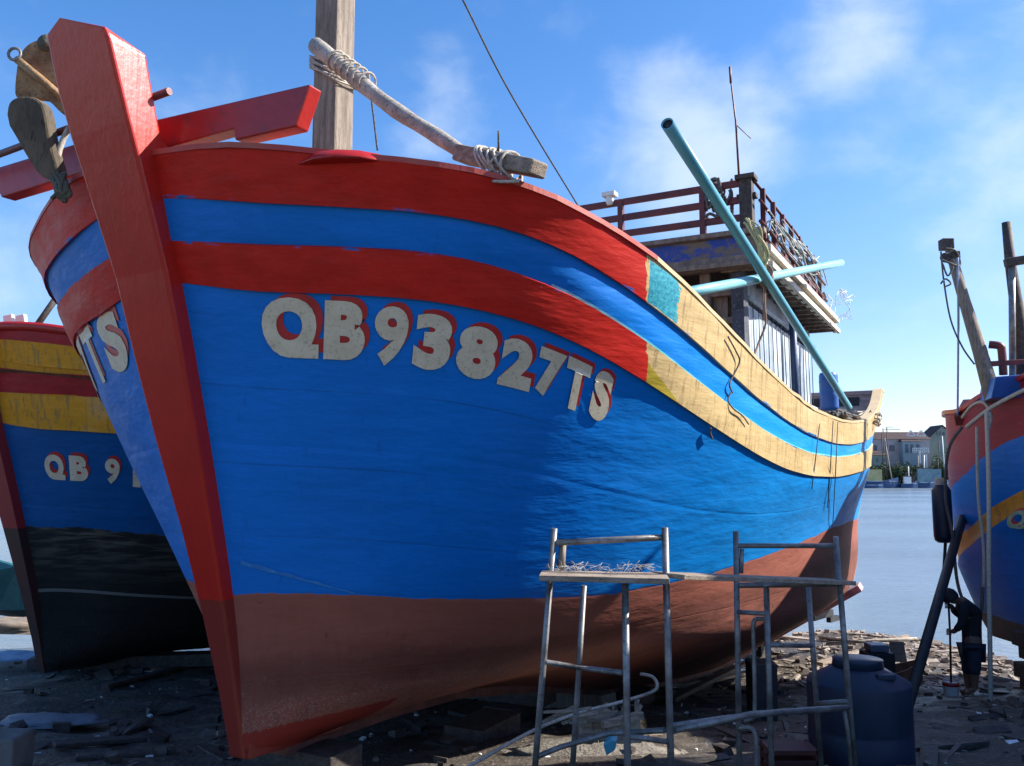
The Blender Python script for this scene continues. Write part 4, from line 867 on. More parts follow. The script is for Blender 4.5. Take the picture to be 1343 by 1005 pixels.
for k in ['sheer','rb','ot','obt','foul','bil','keel']:
    L_ = []
    for i, (X, Y, _) in enumerate(plan):
        if k in rowsP: z = at(*rowsP[k][i], Y).z if i < 6 else CAMZ+zend[k][i-6]
        elif k == 'bil': z = CAMZ-2.3+.02*i
        else: z = CAMZ-2.55+.02*i
        t_ = Vector((plan[min(i+1, 11)][0]-plan[max(i-1, 0)][0], plan[min(i+1, 11)][1]-plan[max(i-1, 0)][1])).normalized(); nr = Vector((-t_.y, t_.x))
        if nr.dot(Vector((10, 8))-Vector((X, Y))) < 0: nr = -nr
        ins = inset[k]*(1 if i > 0 else 1)
        L_.append(Vector((X+nr.x*ins, Y+nr.y*ins, z)))
    lines[k] = L_
order = ['sheer','rb','ot','obt','foul','bil','keel']
vs = []; uv = []; fs = []; sub = 6
cols = [smooth_path(lines[k], 5) for k in order]; nc = len(cols[0]); rows_ = []
for ki in range(len(order)-1):
    for s_i in range(sub):
        f = s_i/sub; rows_.append(([cols[ki][c].lerp(cols[ki+1][c], f) for c in range(nc)], ki+f))
rows_.append((cols[-1], len(order)-1))
for pts, v_ in rows_:
    for c, p in enumerate(pts):
        bul = .10*math.sin(math.pi*min(1, max(0, (v_-2.6)/3.2))); d = (p-Vector((10, 9, p.z))).normalized()
        vs.append(p+d*bul*.8-RB.location); uv.append((c*.2, v_))
for i in range(len(rows_)-1):
    for c in range(nc-1): fs.append((i*nc+c, i*nc+c+1, (i+1)*nc+c+1, (i+1)*nc+c))
rm = hull_mat('right_boat_paint', (.26,.018,.028), (.001,.125,.46), (.55,.24,.03), (.12,.11,.1), worn=.25, barnk=.3, boundary=4.0, stripes=[(-.5,1.0,'r'),(2.0,3.0,'y')])
mesh_obj('hull', vs, fs, rm, RB, smooth=True, uv=uv)
# far side, closed simply
far = [Vector((9.0,14.2,0)),Vector((10.8,12.2,0)),Vector((11.8,8.5,0)),Vector((12,4.5,0)),Vector((11,1.2,0))]
vs = [lines['sheer'][0]-RB.location]+[Vector((p.x, p.y, CAMZ+1+.25*i))-RB.location for i, p in enumerate(far)]+[lines['sheer'][-1]-RB.location]
m_ = len(vs); vs += [Vector((p.x*.9+.1*2.5, p.y, CAMZ-1.75-RB.location.z)) for p in vs]
mesh_obj('far_side', vs, [(i, i+1, m_+i+1, m_+i) for i in range(m_-1)], rm, RB)
dk = [p-RB.location-Vector((0,0,.12)) for p in lines['sheer']]+[p-Vector((0,0,.12)) for p in vs[1:m_-1][::-1]]
mesh_obj('deck', dk, [tuple(range(len(dk)))], MT['deckw'], RB)
g = MB(); gp = [p-RB.location for p in smooth_path(lines['sheer'], 5)]
for i in range(len(gp)-1): g.beam(gp[i], gp[i+1], .1, .06)
g.build('gunwale', MT['red'], RB)
g = MB(); g.box((8.6-6.6, 4.2-10, CAMZ+1.7-RB.location.z), (3.0,3.2,2.9)); g.build('wheelhouse', MT['grey_house'], RB, .02)  # unseen house, added so its shadow falls on the tank and foreground
g = MB(); g.box((8.2-6.6, 4.3-10, CAMZ+3.2-RB.location.z), (4.3,4.2,.12)); g.build('wheelhouse_shade_roof', MT['dark_red'], RB, .02)  # oversized unseen roof, added to widen that shadow
g = MB(); g.poly([atR(x, y, 8.9)-RB.location for x, y in [(1300,522),(1306,494),(1400,486),(1420,520)]], (.3,.9,0)); g.build('blue_housing', MT['barrel'], RB, .01)
g = MB(); g.tube([p-RB.location for p in smooth_path([atR(1316,492,9.3), atR(1314,462,9.3), atR(1311,454,9.3), atR(1297,452,9.35)])], .053, 10); g.build('exhaust_pipe', MT['dark_red'], RB)
g = MB(); g.beam(atR(1290,478,9.3)-RB.location, atR(1420,470,9.2)-RB.location, .05,.07); g.build('rail', MT['dark_red'], RB, .01); g = MB(); g.beam(atR(1258,552,10.0)-RB.location, atR(1270,530,10.3)-RB.location, .12,.16); g.build('bollard', MT['dark_red'], RB, .01)
q = cols[2][26]
def boatglyph():
    vs_, fs_ = glyph('Q', .04)
    for mm, ox, oz, of, nm in ((LRED, .05, .03, .02, 'registration_letter_shadow'), (simple('green_letter', (.2,.3,.2), (.36,.42,.28), 8, .6), 0, 0, .03, 'registration_letter')):
        a_ = atR(1324, 692, 9.1); out_ = []
        for v_ in vs_:
            px_ = 1326+v_.x*26; py_ = 700-v_.y*26-v_.x*8
            # depth on hull side: plan runs 1px -> interpolate
            X_ = (px_-CX)/F_; Y_ = (9.55-(px_-1295)*.0118)*1.25; p_ = at(px_, py_, Y_); nr_ = Vector((-.99,-.12,0)); out_.append(p_+nr_*(of+.03)+Vector((0, -ox, oz))-RB.location)
        g = MB(); g.add(out_, fs_); g.build(nm, mm, RB)
boatglyph()
# masts and lines of the right boat
mp_ = empty('derrick', atR(1302, 522, 9.2), label='grey wooden derrick pole leaning left over the right boat', cat='derrick'); bpy.context.view_layer.update()
g = MB(); g.tube([p-mp_.location for p in [atR(1243,318,9.6), atR(1265,395,9.5), atR(1285,460,9.4), atR(1303,525,9.2)]], [.062,.075,.092,.105], 10); g.build('pole', MT['wood'], mp_)
g = MB(); g.box(atR(1241,321,9.6)-mp_.location, (.16,.15,.15)); g.box(atR(1252,335,9.55)-mp_.location, (.12,.1,.11)); g.lathe(atR(1240,338,9.55)-mp_.location, [(0,-.03),(.07,-.03),(.07,.03),(0,.03)], 12, Matrix.Rotation(1.57,3,'X')); g.build('pulley', MT['dark_wood'], mp_, .01)
tl = [('halyard', [atR(1234,330,9.5), atR(1238,370,9.5), atR(1247,420,9.5), atR(1262,455,9.4), atR(1278,478,9.4)], .013, 'dark line sagging from the derrick head to the pole foot'),
      ('white_line', [atR(1256,338,9.45), atR(1257,430,9.6), atR(1256,545,10.0)], .016, 'straight pale blue line dropping from the derrick head'),
      ('halyard_bow', [atR(1234,372,9.45), atR(1240,366,9.5), atR(1247,372,9.45), atR(1240,376,9.45)], .012, 'small knotted bow on the line below the derrick head')]
for nm, ps, r, lb in tl: rope(nm if nm != 'halyard_bow' else 'line_knot', ps, r, MT['rope_d'] if nm != 'white_line' else simple('pale_blue_line', (.25,.33,.5), (.4,.48,.62), 20, .7), lb, 'line')
g = MB(); tr = [atR(1234,340,9.5), atR(1245,345,9.4), atR(1259,348,9.5), atR(1254,330,9.5), atR(1240,326,9.5)]; g.tube(smooth_path(tr, 6), .014, 6); g.tube(smooth_path([atR(1236,345,9.4), atR(1243,362,9.4), atR(1250,350,9.4)], 6), .012, 6); tag(g.build('derrick_lashing', MT['rope_d']), 'dark rope wound round the derrick head', 'rope')
ms = empty('mast', atR(1334, 500, 9.6), label='dark mast with a steel tube and a short crossbar on the right boat', cat='mast'); bpy.context.view_layer.update()
g = MB(); g.tube([p-ms.location for p in [atR(1320,292,9.6), atR(1325,345,9.6), atR(1336,420,9.6), atR(1342,500,9.6)]], [.062,.07,.092,.11], 10); g.build('pole', MT['dark_wood'], ms)
g = MB(); g.tube([p-ms.location for p in [atR(1327,345,9.5), atR(1328,500,9.5)]], .044, 10); g.build('steel_tube', MT['steel'], ms)
g = MB(); g.beam(atR(1318,345,9.5)-ms.location, atR(1400,332,9.4)-ms.location, .11,.11); g.build('crossbar', MT['dark_wood'], ms, .01)
# ropes, fender, prop
rope('hanging_rope', [atR(1294,540,8.6), atR(1297,640,8.5), atR(1297,760,8.45), atR(1299,900,8.4), atR(1297,1000,8.3), atR(1297,1040,8.25)], .026, MT['rope'], 'thickest pale rope hanging straight down in front of the right boat', seg=6)
rope('hanging_rope', [atR(1281,560,9.3), atR(1283,650,9.25), atR(1290,720,9.2), atR(1290,770,9.2)], .02, MT['rope'], 'thinner rope hanging left of the thick one on the right boat', seg=6)
rope('looped_rope', [atR(1262,560,9.6), atR(1244,590,9.7), atR(1240,650,9.8), atR(1249,700,9.8), atR(1255,760,9.7), atR(1265,792,9.5), atR(1277,808,9.4), atR(1287,800,9.3), atR(1288,770,9.3)], .022, MT['rope_d'], 'grey rope hanging in a long loop from the stern of the right boat', seg=7)
rope('short_rope', [atR(1262,548,9.7), atR(1275,532,9.5), atR(1290,528,9.3), atR(1300,545,9.2), atR(1297,562,9.1)], .022, MT['rope'], 'rope bent over the gunwale of the right boat', seg=7)
rope('loose_rope', [atR(1330,928,8.6), atR(1334,960,8.5), atR(1328,985,8.4)], .014, MT['rope'], 'short pale rope dangling low at the right edge', seg=6)
rope('gunwale_rope', [atR(1268,560,9.5), atR(1300,535,9.0), atR(1343,512,8.6), atR(1380,495,8.3)], .027, MT['rope'], 'rope lying along the top edge of the right boat', seg=6)
fd = empty('fender', atR(1238, 712, 10.0), label='dark blue cylindrical fender hanging from the right boat over the water', cat='fender'); bpy.context.view_layer.update()
hgt = atR(1238,636,10).z-atR(1238,712,10).z
g = MB(); g.lathe((0,0,0), [(.07,0),(.115,.03),(.128,.1),(.13,hgt*.5),(.128,hgt-.08),(.08,hgt)], 18); g.build('body', simple('navy_rubber', (.008,.012,.035), (.014,.02,.05), 5, .5), fd)
g = MB(); 
for k in range(5): g.tube([Vector((.065*math.cos(a*.52), .065*math.sin(a*.52), hgt+.02*k)) for a in range(12)], .014, 6, closed=True)
g.build('lashing', MT['rope'], fd)
g = MB(); g.tube([atR(1240,712,10.0), atR(1238,745,10.0), atR(1241,790,10.0)], .022, 7); tag(g.build('fender_tail', MT['black']), 'dark strap hanging below the blue fender', 'strap')
e_ = onG(1188, 935); g = MB(); g.tube([atR(1262,680,10.2), e_], [.065,.06], 10); tag(g.build('shoring_pole', MT['black']), 'long black pole propping the right boat, leaning across the water', 'pole')
# blocks under the right boat
for i, (X, Y) in enumerate([(6.95,11.6),(7.3,9.6),(7.6,7.4)]):
    z0 = gz(X, Y); g = MB(); 
    for k in range(4): g.box((X+R.uniform(-.03,.03), Y, z0+.1+.2*k), (.9 if k % 2 else .5, .3 if k % 2 else .6, .19))
    g.build('timber_stack', MT['dark_wood'], None, .01); tag(bpy.data.objects[[o.name for o in bpy.data.objects if o.name.startswith('timber_stack')][-1]], ['timber stack farthest back under the right boat','middle timber stack under the right boat','nearest timber stack under the right boat'][i], 'timber stack')
# ------------------------------------------------------------------ person
PY_ = 11.6
def body(name, joints, edges, m, parent, sub=2, loc=Vector((0,0,0))):
    """skinned figure: joints {name:(pos, radius)}"""
    names = list(joints); me = bpy.data.meshes.new(name); me.from_pydata([joints[k][0]-loc for k in names], [(names.index(a), names.index(b)) for a, b in edges], []); me.materials.append(m)
    o = link(bpy.data.objects.new(name, me), parent); o.modifiers.new('skin', 'SKIN')
    me2 = me.skin_vertices[0].data if me.skin_vertices else None
    if me2 is None:
        bpy.context.view_layer.objects.active = o
        bm = bmesh.new(); bm.from_mesh(me); bm.verts.layers.skin.verify(); bm.to_mesh(me); bm.free(); me2 = me.skin_vertices[0].data
    for i, k in enumerate(names):
        r = joints[k][1]; me2[i].radius = (r, r) if not isinstance(r, tuple) else r
    me2[0].use_root = True
    s = o.modifiers.new('sub', 'SUBSURF'); s.levels = sub; s.render_levels = sub
    for p in me.polygons: p.use_smooth = True
    o.modifiers['skin'].use_smooth_shade = True
    return o
def pp(px, py, dy=0): return at(px, py, PY_+dy)
foot = onG(1272, 915)
PE = empty('person', (pp(1272,915).x, PY_, gz(pp(1272,915).x, PY_)), label='person in dark clothes and cap bending over a bucket and holding a pole', cat='person')
bpy.context.view_layer.update()
dz_ = PE.location.z-pp(1272,914).z   # set the feet on the ground
def pq(px, py, dy=0): return pp(px, py, dy)+Vector((0, 0, dz_*max(0, min(1, (py-850)/64))))
skin_m = simple('skin', (.16,.08,.05), (.22,.12,.08), 6, .55); cloth_d = simple('dark_shirt', (.008,.009,.014), (.018,.02,.028), 9, .85); jeans = simple('dark_shorts', (.012,.018,.035), (.03,.04,.065), 9, .85)
J = {'pelvis':(pq(1275,848),.115),'waist':(pq(1275,832),.105),'chest':(pq(1273,806),.135),'uchest':(pq(1266,792),.12),'neck':(pq(1257,788),.055),'headb':(pq(1251,786),.07),'head':(pq(1246,783),.085),
 'hipL':(pq(1277,855,-.1),.09),'kneeL':(pq(1278,882,-.1),.058),'calfL':(pq(1279,892,-.1),.055),'ankL':(pq(1277,908,-.1),.036),'toeL':(pq(1266,912,-.14),.034),
 'hipR':(pq(1272,855,.1),.09),'kneeR':(pq(1268,881,.1),.058),'calfR':(pq(1270,892,.1),.055),'ankR':(pq(1270,907,.1),.036),'toeR':(pq(1259,911,.1),.034),
 'shL':(pq(1264,797,-.17),.062),'elL':(pq(1262,818,-.2),.045),'wrL':(pq(1252,828,-.12),.032),'haL':(pq(1248,829,-.06),.036),
 'shR':(pq(1262,796,.17),.062),'elR':(pq(1255,806,.2),.045),'wrR':(pq(1249,797,.08),.032),'haR':(pq(1246,794,.03),.036)}
E_ = [('pelvis','waist'),('waist','chest'),('chest','uchest'),('uchest','neck'),('neck','headb'),('headb','head'),('pelvis','hipL'),('hipL','kneeL'),('kneeL','calfL'),('calfL','ankL'),('ankL','toeL'),('pelvis','hipR'),('hipR','kneeR'),('kneeR','calfR'),('calfR','ankR'),('ankR','toeR'),('uchest','shL'),('shL','elL'),('elL','wrL'),('wrL','haL'),('uchest','shR'),('shR','elR'),('elR','wrR'),('wrR','haR')]
body('body', J, E_, skin_m, PE, 2, PE.location)
K = {k: (J[k][0], J[k][1]+.02) for k in ('waist','chest','uchest','shL','shR')}; K['neck2'] = (J['neck'][0].lerp(J['uchest'][0], .5), .085)
K['elL2'] = (J['elL'][0], .058); K['elR2'] = (J['elR'][0], .058); K['wL2'] = (J['elL'][0].lerp(J['wrL'][0], .92), .042); K['wR2'] = (J['elR'][0].lerp(J['wrR'][0], .92), .042); K['pel2'] = (J['pelvis'][0], .135); K['hem'] = (pq(1275,850), .15)
body('shirt', {k: K[k] for k in ('waist','chest','uchest','neck2','hem','pel2','shL','elL2','wL2','shR','elR2','wR2')}, [('waist','chest'),('waist','pel2'),('pel2','hem'),('chest','uchest'),('uchest','neck2'),('uchest','shL'),('shL','elL2'),('elL2','wL2'),('uchest','shR'),('shR','elR2'),('elR2','wR2')], cloth_d, PE, 2, PE.location)
Kt = {'pelvis':(J['pelvis'][0],.138),'a':(J['hipL'][0],.105),'b':(J['kneeL'][0]-Vector((0,0,.07)),.075),'c':(J['hipR'][0],.105),'d':(J['kneeR'][0]-Vector((0,0,.07)),.075)}
body('trousers', Kt, [('pelvis','a'),('a','b'),('pelvis','c'),('c','d')], jeans, PE, 2, PE.location)
g = MB(); hc = J['head'][0]-PE.location; g.lathe(hc, [(.0,.115),(.06,.1),(.095,.055),(.105,.0),(.1,-.03),(.0,-.035)], 18, Matrix.Rotation(-.6, 3, 'Y')); g.add([hc+Vector(v) for v in [(-.09,-.07,.02),(-.2,-.05,-.04),(-.2,.05,-.04),(-.09,.07,.02),(-.09,-.07,.035),(-.2,-.05,-.025),(-.2,.05,-.025),(-.09,.07,.035)]], [(0,1,2,3),(7,6,5,4),(0,4,5,1),(1,5,6,2),(2,6,7,3),(3,7,4,0)]); g.build('cap', MT['black'], PE)
g = MB()
for hj, sg in (('haL',1),('haR',-1)):
    c = J[hj][0]-PE.location
    for f in range(4): 
        z = .028-.018*f; g.tube([c+Vector((-.01, -.015, z)), c+Vector((-.045, -.01, z-.004)), c+Vector((-.058, .012, z-.006)), c+Vector((-.04, .026, z-.006))], [.009,.0085,.008,.007], 6)
    g.tube([c+Vector((.0, .02, .02)), c+Vector((-.03, .03, .03)), c+Vector((-.045, .018, .035))], [.01,.009,.008], 6)
g.build('fingers', skin_m, PE)
bk = pq(1247, 912); bx = empty('bucket', (bk.x, PY_-.02, gz(bk.x, PY_)), label='small white and red paint bucket at the feet of the bending person', cat='bucket'); bpy.context.view_layer.update()
g = MB(); g.lathe((0,0,0), [(.085,0),(.09,.01),(.1,.17),(.106,.175),(.1,.17),(.08,.02),(0,.02)], 20); g.build('pail', MT['white'], bx)
g = MB(); g.lathe((0,0,0), [(.0985,.12),(.103,.121),(.1055,.16),(.1015,.161)], 20); g.build('band', MT['red'], bx)
g = MB(); g.tube([pq(1244,790,.02), pq(1246,830,-.03), Vector((bk.x, PY_-.02, gz(bk.x, PY_)+.05))], .014, 7); tag(g.build('stirring_pole', MT['black']), 'thin dark pole held upright in the bucket by the person', 'pole')
# ------------------------------------------------------------------ far shore
FY = 318.0; PXM = FY/F_
def fx(px): return at(px, 628, FY).x
def fz(py): return at(1190, py, FY).z
roofm = simple('dark_tiles', (.03,.018,.02), (.07,.035,.035), .8, .8); wallp = simple('pink_render', (.36,.30,.30), (.48,.41,.40), .2, .8); wallg = simple('green_render', (.18,.23,.19), (.27,.32,.27), .2, .8); wind = simple('far_window', (.05,.06,.08), (.1,.12,.14), .5, .3); wallb = simple('blue_render', (.22,.29,.33), (.3,.36,.4), .2, .8)
def house(name, x0, x1, yb, ye, yr, Y, m, label, gable=False, wins=(), dorm=()):
    k = Y/FY; X0 = fx(x0)*k; X1 = fx(x1)*k; zb = at(1190, yb, Y).z; ze = at(1190, ye, Y).z; zr = at(1190, yr, Y).z; D = 9
    e = empty(name, ((X0+X1)/2, Y, zb), label=label, cat='house'); bpy.context.view_layer.update(); o_ = e.location
    g = MB(); g.box(((X0+X1)/2-o_.x, D/2, (ze-zb)/2), (X1-X0, D, ze-zb))
    if gable: g.poly([Vector((X0-o_.x, 0, ze-zb)), Vector((X1-o_.x, 0, ze-zb)), Vector(((X0+X1)/2-o_.x, 0, zr-zb))], (0, D, 0))
    g.build('wall', m, e)
    g = MB(); W = (X1-X0)/2
    if gable:
        for sg in (-1, 1): g.poly([Vector((sg*(W+.7), -.5, ze-zb-.3)), Vector((0, -.5, zr-zb+.1)), Vector((0, -.5, zr-zb+.5)), Vector((sg*(W+.7), -.5, ze-zb+.05))], (0, D+1, 0))
    else:
        g.add([(-W-.5,-.6,ze-zb),(W+.5,-.6,ze-zb),(W+.5,D+.6,ze-zb),(-W-.5,D+.6,ze-zb),(-W+1,D/2,zr-zb),(W-1,D/2,zr-zb)], [(0,1,5,4),(2,3,4,5),(1,2,5),(3,0,4),(3,2,1,0)])
    rf = g.build('roof', roofm, e)
    for (a, b, c, d) in wins:
        g = MB(); xa = fx(a)*k-o_.x; xb = fx(b)*k-o_.x; za = at(1190, c, Y).z-zb; zc_ = at(1190, d, Y).z-zb; g.box(((xa+xb)/2, -.02, (za+zc_)/2), (abs(xb-xa), .12, abs(za-zc_))); g.build('window', wind, e)
    for (a, b, c, d) in dorm:
        g = MB(); xa = fx(a)*k-o_.x; xb = fx(b)*k-o_.x; za = at(1190, c, Y).z-zb; zc_ = at(1190, d, Y).z-zb
        for (p_, q_) in (((xa, za), ((xa+xb)/2, zc_)), (((xa+xb)/2, zc_), (xb, za)), ((xa, za), (xb, za))): g.beam((p_[0], -.9, p_[1]), (q_[0], -.9, q_[1]), .3, .45, (0,1,0))
        g.build('gable_trim', MT['white'], e)
    return e
house('house', 1142, 1222, 618, 576, 566, FY+14, wallp, 'long pale pink house with a dark roof across the river', wins=[(1148,1152,584,592),(1168,1175,584,592),(1184,1189,583,592),(1192,1197,583,592),(1200,1205,582,591)], dorm=[(1190,1202,572,565),(1203,1216,572,565)])
house('house', 1222, 1256, 618, 574, 559, FY+26, wallg, 'greenish gabled house right of the pink one across the river', True, wins=[(1231,1233,566,571),(1234.5,1237,566,571),(1239,1242,567,571)])
house('house', 1186, 1211, 618, 579, 574, FY+11, wallb, 'blue-fronted porch wing at the middle of the pink house across the river', wins=[(1189,1193,583,594),(1196,1200,583,594),(1204,1208,583,594)])
house('house', 1147, 1166, 618, 597, 591, FY+7, wallg, 'low greenish shed in front of the pink house across the river', wins=[(1150,1153,601,606),(1158,1162,601,606)])
house('house', 1120, 1145, 618, 578, 567, FY+20, wallp, 'small house at the left end of the row across the river', True)
for i, (x0, x1, y0, y1, m_, lb) in enumerate([(1197,1218,588,594,MT['white'],'white balcony rail in front of the pink house'),]):
    g = MB(); a = at(x0, y0, FY+8); b = at(x1, y1, FY+8); g.box(((a.x+b.x)/2, FY+8, (a.z+b.z)/2), (b.x-a.x, .3, .25)); g.box(((a.x+b.x)/2, FY+8, a.z), (b.x-a.x, .3, .3))
    for k in range(9): g.box((a.x+(b.x-a.x)*k/8, FY+8, (a.z+b.z)/2), (.25,.3,a.z-b.z))
    g.box((a.x+2.5, FY+8, (a.z+8)/2), (.5,.5,8-a.z+2)); g.box((b.x-1.0, FY+8, (a.z+8)/2-2), (.5,.5,6)); tag(g.build('balcony', m_), lb, 'balcony')
def tree(px, Y, h, w, label, seed, group='trees across the river'):
    rr = random.Random(seed); k = Y/FY; x = fx(px)*k; e = empty('tree', (x, Y, 1.5), label=label, cat='tree', group=group); g = MB(); g.tube([(0,0,0),(.2,0,h*.3),(0,.1,h*.6)], [.35,.25,.12], 7); g.build('trunk', MT['dark_wood'], e)
    vs = []; fs = []
    for c in range(26):
        cc = Vector((rr.gauss(0, w*.28), rr.gauss(0, w*.28), h*.62+rr.gauss(0, h*.16)))
        for l in range(46):
            d = Vector((rr.gauss(0,1), rr.gauss(0,1), rr.gauss(0,1))).normalized()*rr.uniform(.3,1)*w*.22; q = cc+d; s = rr.uniform(.18,.42)
            a = Vector((rr.gauss(0,1), rr.gauss(0,1), rr.gauss(0,1))).normalized()*s; b = a.cross(Vector((rr.gauss(0,1), rr.gauss(0,1), rr.gauss(0,1)))).normalized()*s*.7
            n0 = len(vs); vs += [q-a, q-b*.6, q+a, q+b]; fs.append((n0, n0+1, n0+2, n0+3))
    mesh_obj('crown', vs, fs, MT['leaf'], e); return e
MT['leaf'] = simple('foliage', (.025,.05,.02), (.07,.11,.04), .6, .8)
for i, (px, Y, h, w) in enumerate([(1225,FY+12,8,8),(1244,FY+6,9,7),(1250,FY+10,12,7),(1262,FY+8,13,10),(1280,FY+12,12,12),(1182,FY+5,5,7),(1168,FY+6,4,6),(1140,FY+10,6,8),(1100,FY+10,8,10),(1300,FY+8,11,10),(1212,FY+6,4.5,6)]): tree(px, Y, h, w, 'dark green tree on the far bank across the river', 50+i)
for i, px in enumerate([1131,1143,1152,1161,1170,1178,1187,1196,1205,1214,1222,1231,1240,1248]): tree(px+(i*7)%5, FY+4+(i*3)%4, 5.6+((i*37)%10)*.2, 6, 'low dark tree along the far waterline behind the moored boats', 120+i, 'low trees along the far waterline')
tree(20, FY+5, 8, 12, 'dark green tree on the far bank across the river', 80); tree(50, FY+5, 7, 12, 'dark green tree on the far bank across the river', 81)
bl = simple('far_blue_hull', (.01,.05,.14), (.02,.08,.2), .5, .5)
def farboat(px0, px1, Y, hh, cab, label, mast=(), flip=False):
    k = Y/FY; x0 = fx(px0)*k; x1 = fx(px1)*k; L = x1-x0; e = empty('moored_boat', ((x0+x1)/2, Y, -.3), label=label, cat='boat', group='boats moored across the river'); W = L*.26
    g = MB(); vs = []; N = 11
    for i in range(N):
        u = i/(N-1); x = (u-.5)*L*(1 if not flip else -1); wd = W/2*min(1, (1-u)*2.6+.05)*(.8+.2*min(1, u*5)); z = hh*(.7+.1*(1-u)+.65*max(0, u-.45)**1.5*2)
        vs += [(x, -wd, z), (x-(0), -wd*.7, 0), (x, wd*.7, 0), (x, wd, z)]
    fs = [(4*i+j, 4*i+(j+1) % 4, 4*i+4+(j+1) % 4, 4*i+4+j) for i in range(N-1) for j in range(4)]+[(0,1,2,3), tuple(range(4*N-4, 4*N))]
    g.add(vs, fs); g.build('hull', bl, e)
    g = MB(); g.box((0,-W*.36,hh*.8), (L*.8,.15,.2)); g.build('rail', MT['white'], e)
    sg = -1 if flip else 1
    for (u, cw, ch, m_) in cab: 
        g = MB(); g.box((sg*(u-.5)*L, 0, hh*.8+ch/2), (cw, W*.6, ch)); g.build('cabin', m_, e); g = MB(); g.box((sg*(u-.5)*L, 0, hh*.8+ch+.1), (cw*1.2, W*.75, .2)); g.build('cabin_roof', roofm, e)
    for (u, h_, du, m_) in mast: g = MB(); g.tube([(sg*(u-.5)*L, 0, hh*.5), (sg*(u+du-.5)*L, 0, h_)], .2, 6); g.build('mast', m_, e)
    return e
ylw = simple('far_yellow_cabin', (.4,.36,.15), (.5,.45,.22), .5, .7); wh = MT['white']; tealm = simple('far_teal_cabin', (.1,.2,.24), (.2,.3,.34), .5, .7)
farboat(1128, 1178, FY-4, 3.4, [(.33,6,4.2,ylw)], 'blue moored boat with a yellow cabin across the river', [(.85,18,-.16,MT['pole']),(.62,20,0,MT['dark_wood']),(.7,17,.02,MT['dark_wood'])])
farboat(1133, 1158, FY-9, 1.7, [], 'low blue boat lying in front of the yellow-cabin boat', [])
farboat(1181, 1203, FY-5, 2.4, [(.4,2.5,2.4,wh)], 'small blue boat with white cabin in the middle of the far moorings', [(.5,8,0,wh)])
farboat(1202, 1226, FY-3, 2.8, [(.45,5,5,tealm)], 'blue boat with a tall pale blue cabin across the river', [(.4,12,.08,wh)])
farboat(1216, 1246, FY+1, 2.6, [(.35,4,5,tealm)], 'rightmost dark boat of the far moorings beside the fender', [(.8,19,-.05,wh),(.5,11,0,MT['dark_wood'])])
farboat(1183, 1215, FY+3, 2.6, [(.5,7,4,MT['old_wood'])], 'brown boat with a dark wooden cabin behind the small blue one', [(.7,12,0,MT['pole'])])
farboat(1090, 1126, FY-2, 3, [(.35,5,4,wh)], 'moored boat nearly hidden behind the stern of the main boat', [])
for i, (px, y0) in enumerate([(1158,562),(1163,561),(1231,578)]):
    a = at(px, y0, FY+9); g = MB(); g.tube([(a.x, a.y, 1), a], .18, 6); 
    if i == 1: g.box((a.x+2, a.y, a.z-.6), (6,.2,.2)); g.box((a.x+1, a.y, a.z+.2), (3,.15,.15))
    tag(g.build('utility_pole', MT['dark_wood']), ['left tall pole standing before the pink house across the river','tall pole with an aerial, right of its neighbour, across the river','slim pole in front of the greenish house'][i], 'pole')
g = MB(); a = at(1252,548,60); g.tube([(a.x,60,0),a],.09,6); g.box((a.x-.3,60,a.z-.4),(.3,.3,.3)); g.box((a.x-.3,60,a.z-1.2),(.25,.3,.3)); g.tube([(a.x-.3,60,a.z-2.2),(a.x-.3,60,a.z+.1)],.05,5); tag(g.build('signal_mast', MT['black']), 'thin dark signal mast just left of the right boat gunwale', 'mast')
# ------------------------------------------------------------------ camera, light, sky
cam = bpy.data.objects.new('camera', bpy.data.cameras.new('camera')); C.objects.link(cam); SC.camera = cam
cam.location = (0, 0, CAMZ); cam.rotation_euler = (math.pi/2+PHI, 0, 0)
cam.data.sensor_width = 36; cam.data.lens = 36*F_/1343; cam.data.clip_end = 20000; cam.data.clip_start = .05
SUN_AZ, SUN_EL = math.radians(85), math.radians(36)     # azimuth from +Y towards +X
sun = bpy.data.objects.new('sun', bpy.data.lights.new('sun', 'SUN')); C.objects.link(sun)
sd = Vector((math.sin(SUN_AZ)*math.cos(SUN_EL), math.cos(SUN_AZ)*math.cos(SUN_EL), math.sin(SUN_EL)))
sun.rotation_euler = sd.to_track_quat('Z', 'Y').to_euler(); sun.data.energy = 5.0; sun.data.angle = math.radians(.5); sun.data.color = (1, .95, .87)
w = bpy.data.worlds.new('World'); SC.world = w; w.use_nodes = True; nt = w.node_tree; nt.nodes.clear()
wo = nt.nodes.new('ShaderNodeOutputWorld'); bg = nt.nodes.new('ShaderNodeBackground'); nt.links.new(bg.outputs[0], wo.inputs[0])
sky = nt.nodes.new('ShaderNodeTexSky'); sky.sky_type = 'NISHITA'; sky.sun_disc = False; sky.sun_elevation = SUN_EL; sky.sun_rotation = SUN_AZ
sky.air_density = 1.0; sky.dust_density = .35; sky.ozone_density = 2.0
bg.inputs[1].default_value = .092
tc = nt.nodes.new('ShaderNodeTexCoord')
def wm(op, a, b=0.0):
    n = nt.nodes.new('ShaderNodeMath'); n.operation = op
    for i, q in enumerate((a, b)):
        if isinstance(q, bpy.types.NodeSocket): nt.links.new(q, n.inputs[i])
        else: n.inputs[i].default_value = q
    return n.outputs[0]
def wr(x, a, b, lo=0.0, hi=1.0):
    n = nt.nodes.new('ShaderNodeMapRange'); n.interpolation_type = 'SMOOTHSTEP'; nt.links.new(x, n.inputs[0])
    for i, q in enumerate((a, b, lo, hi)): n.inputs[i+1].default_value = q
    return n.outputs[0]
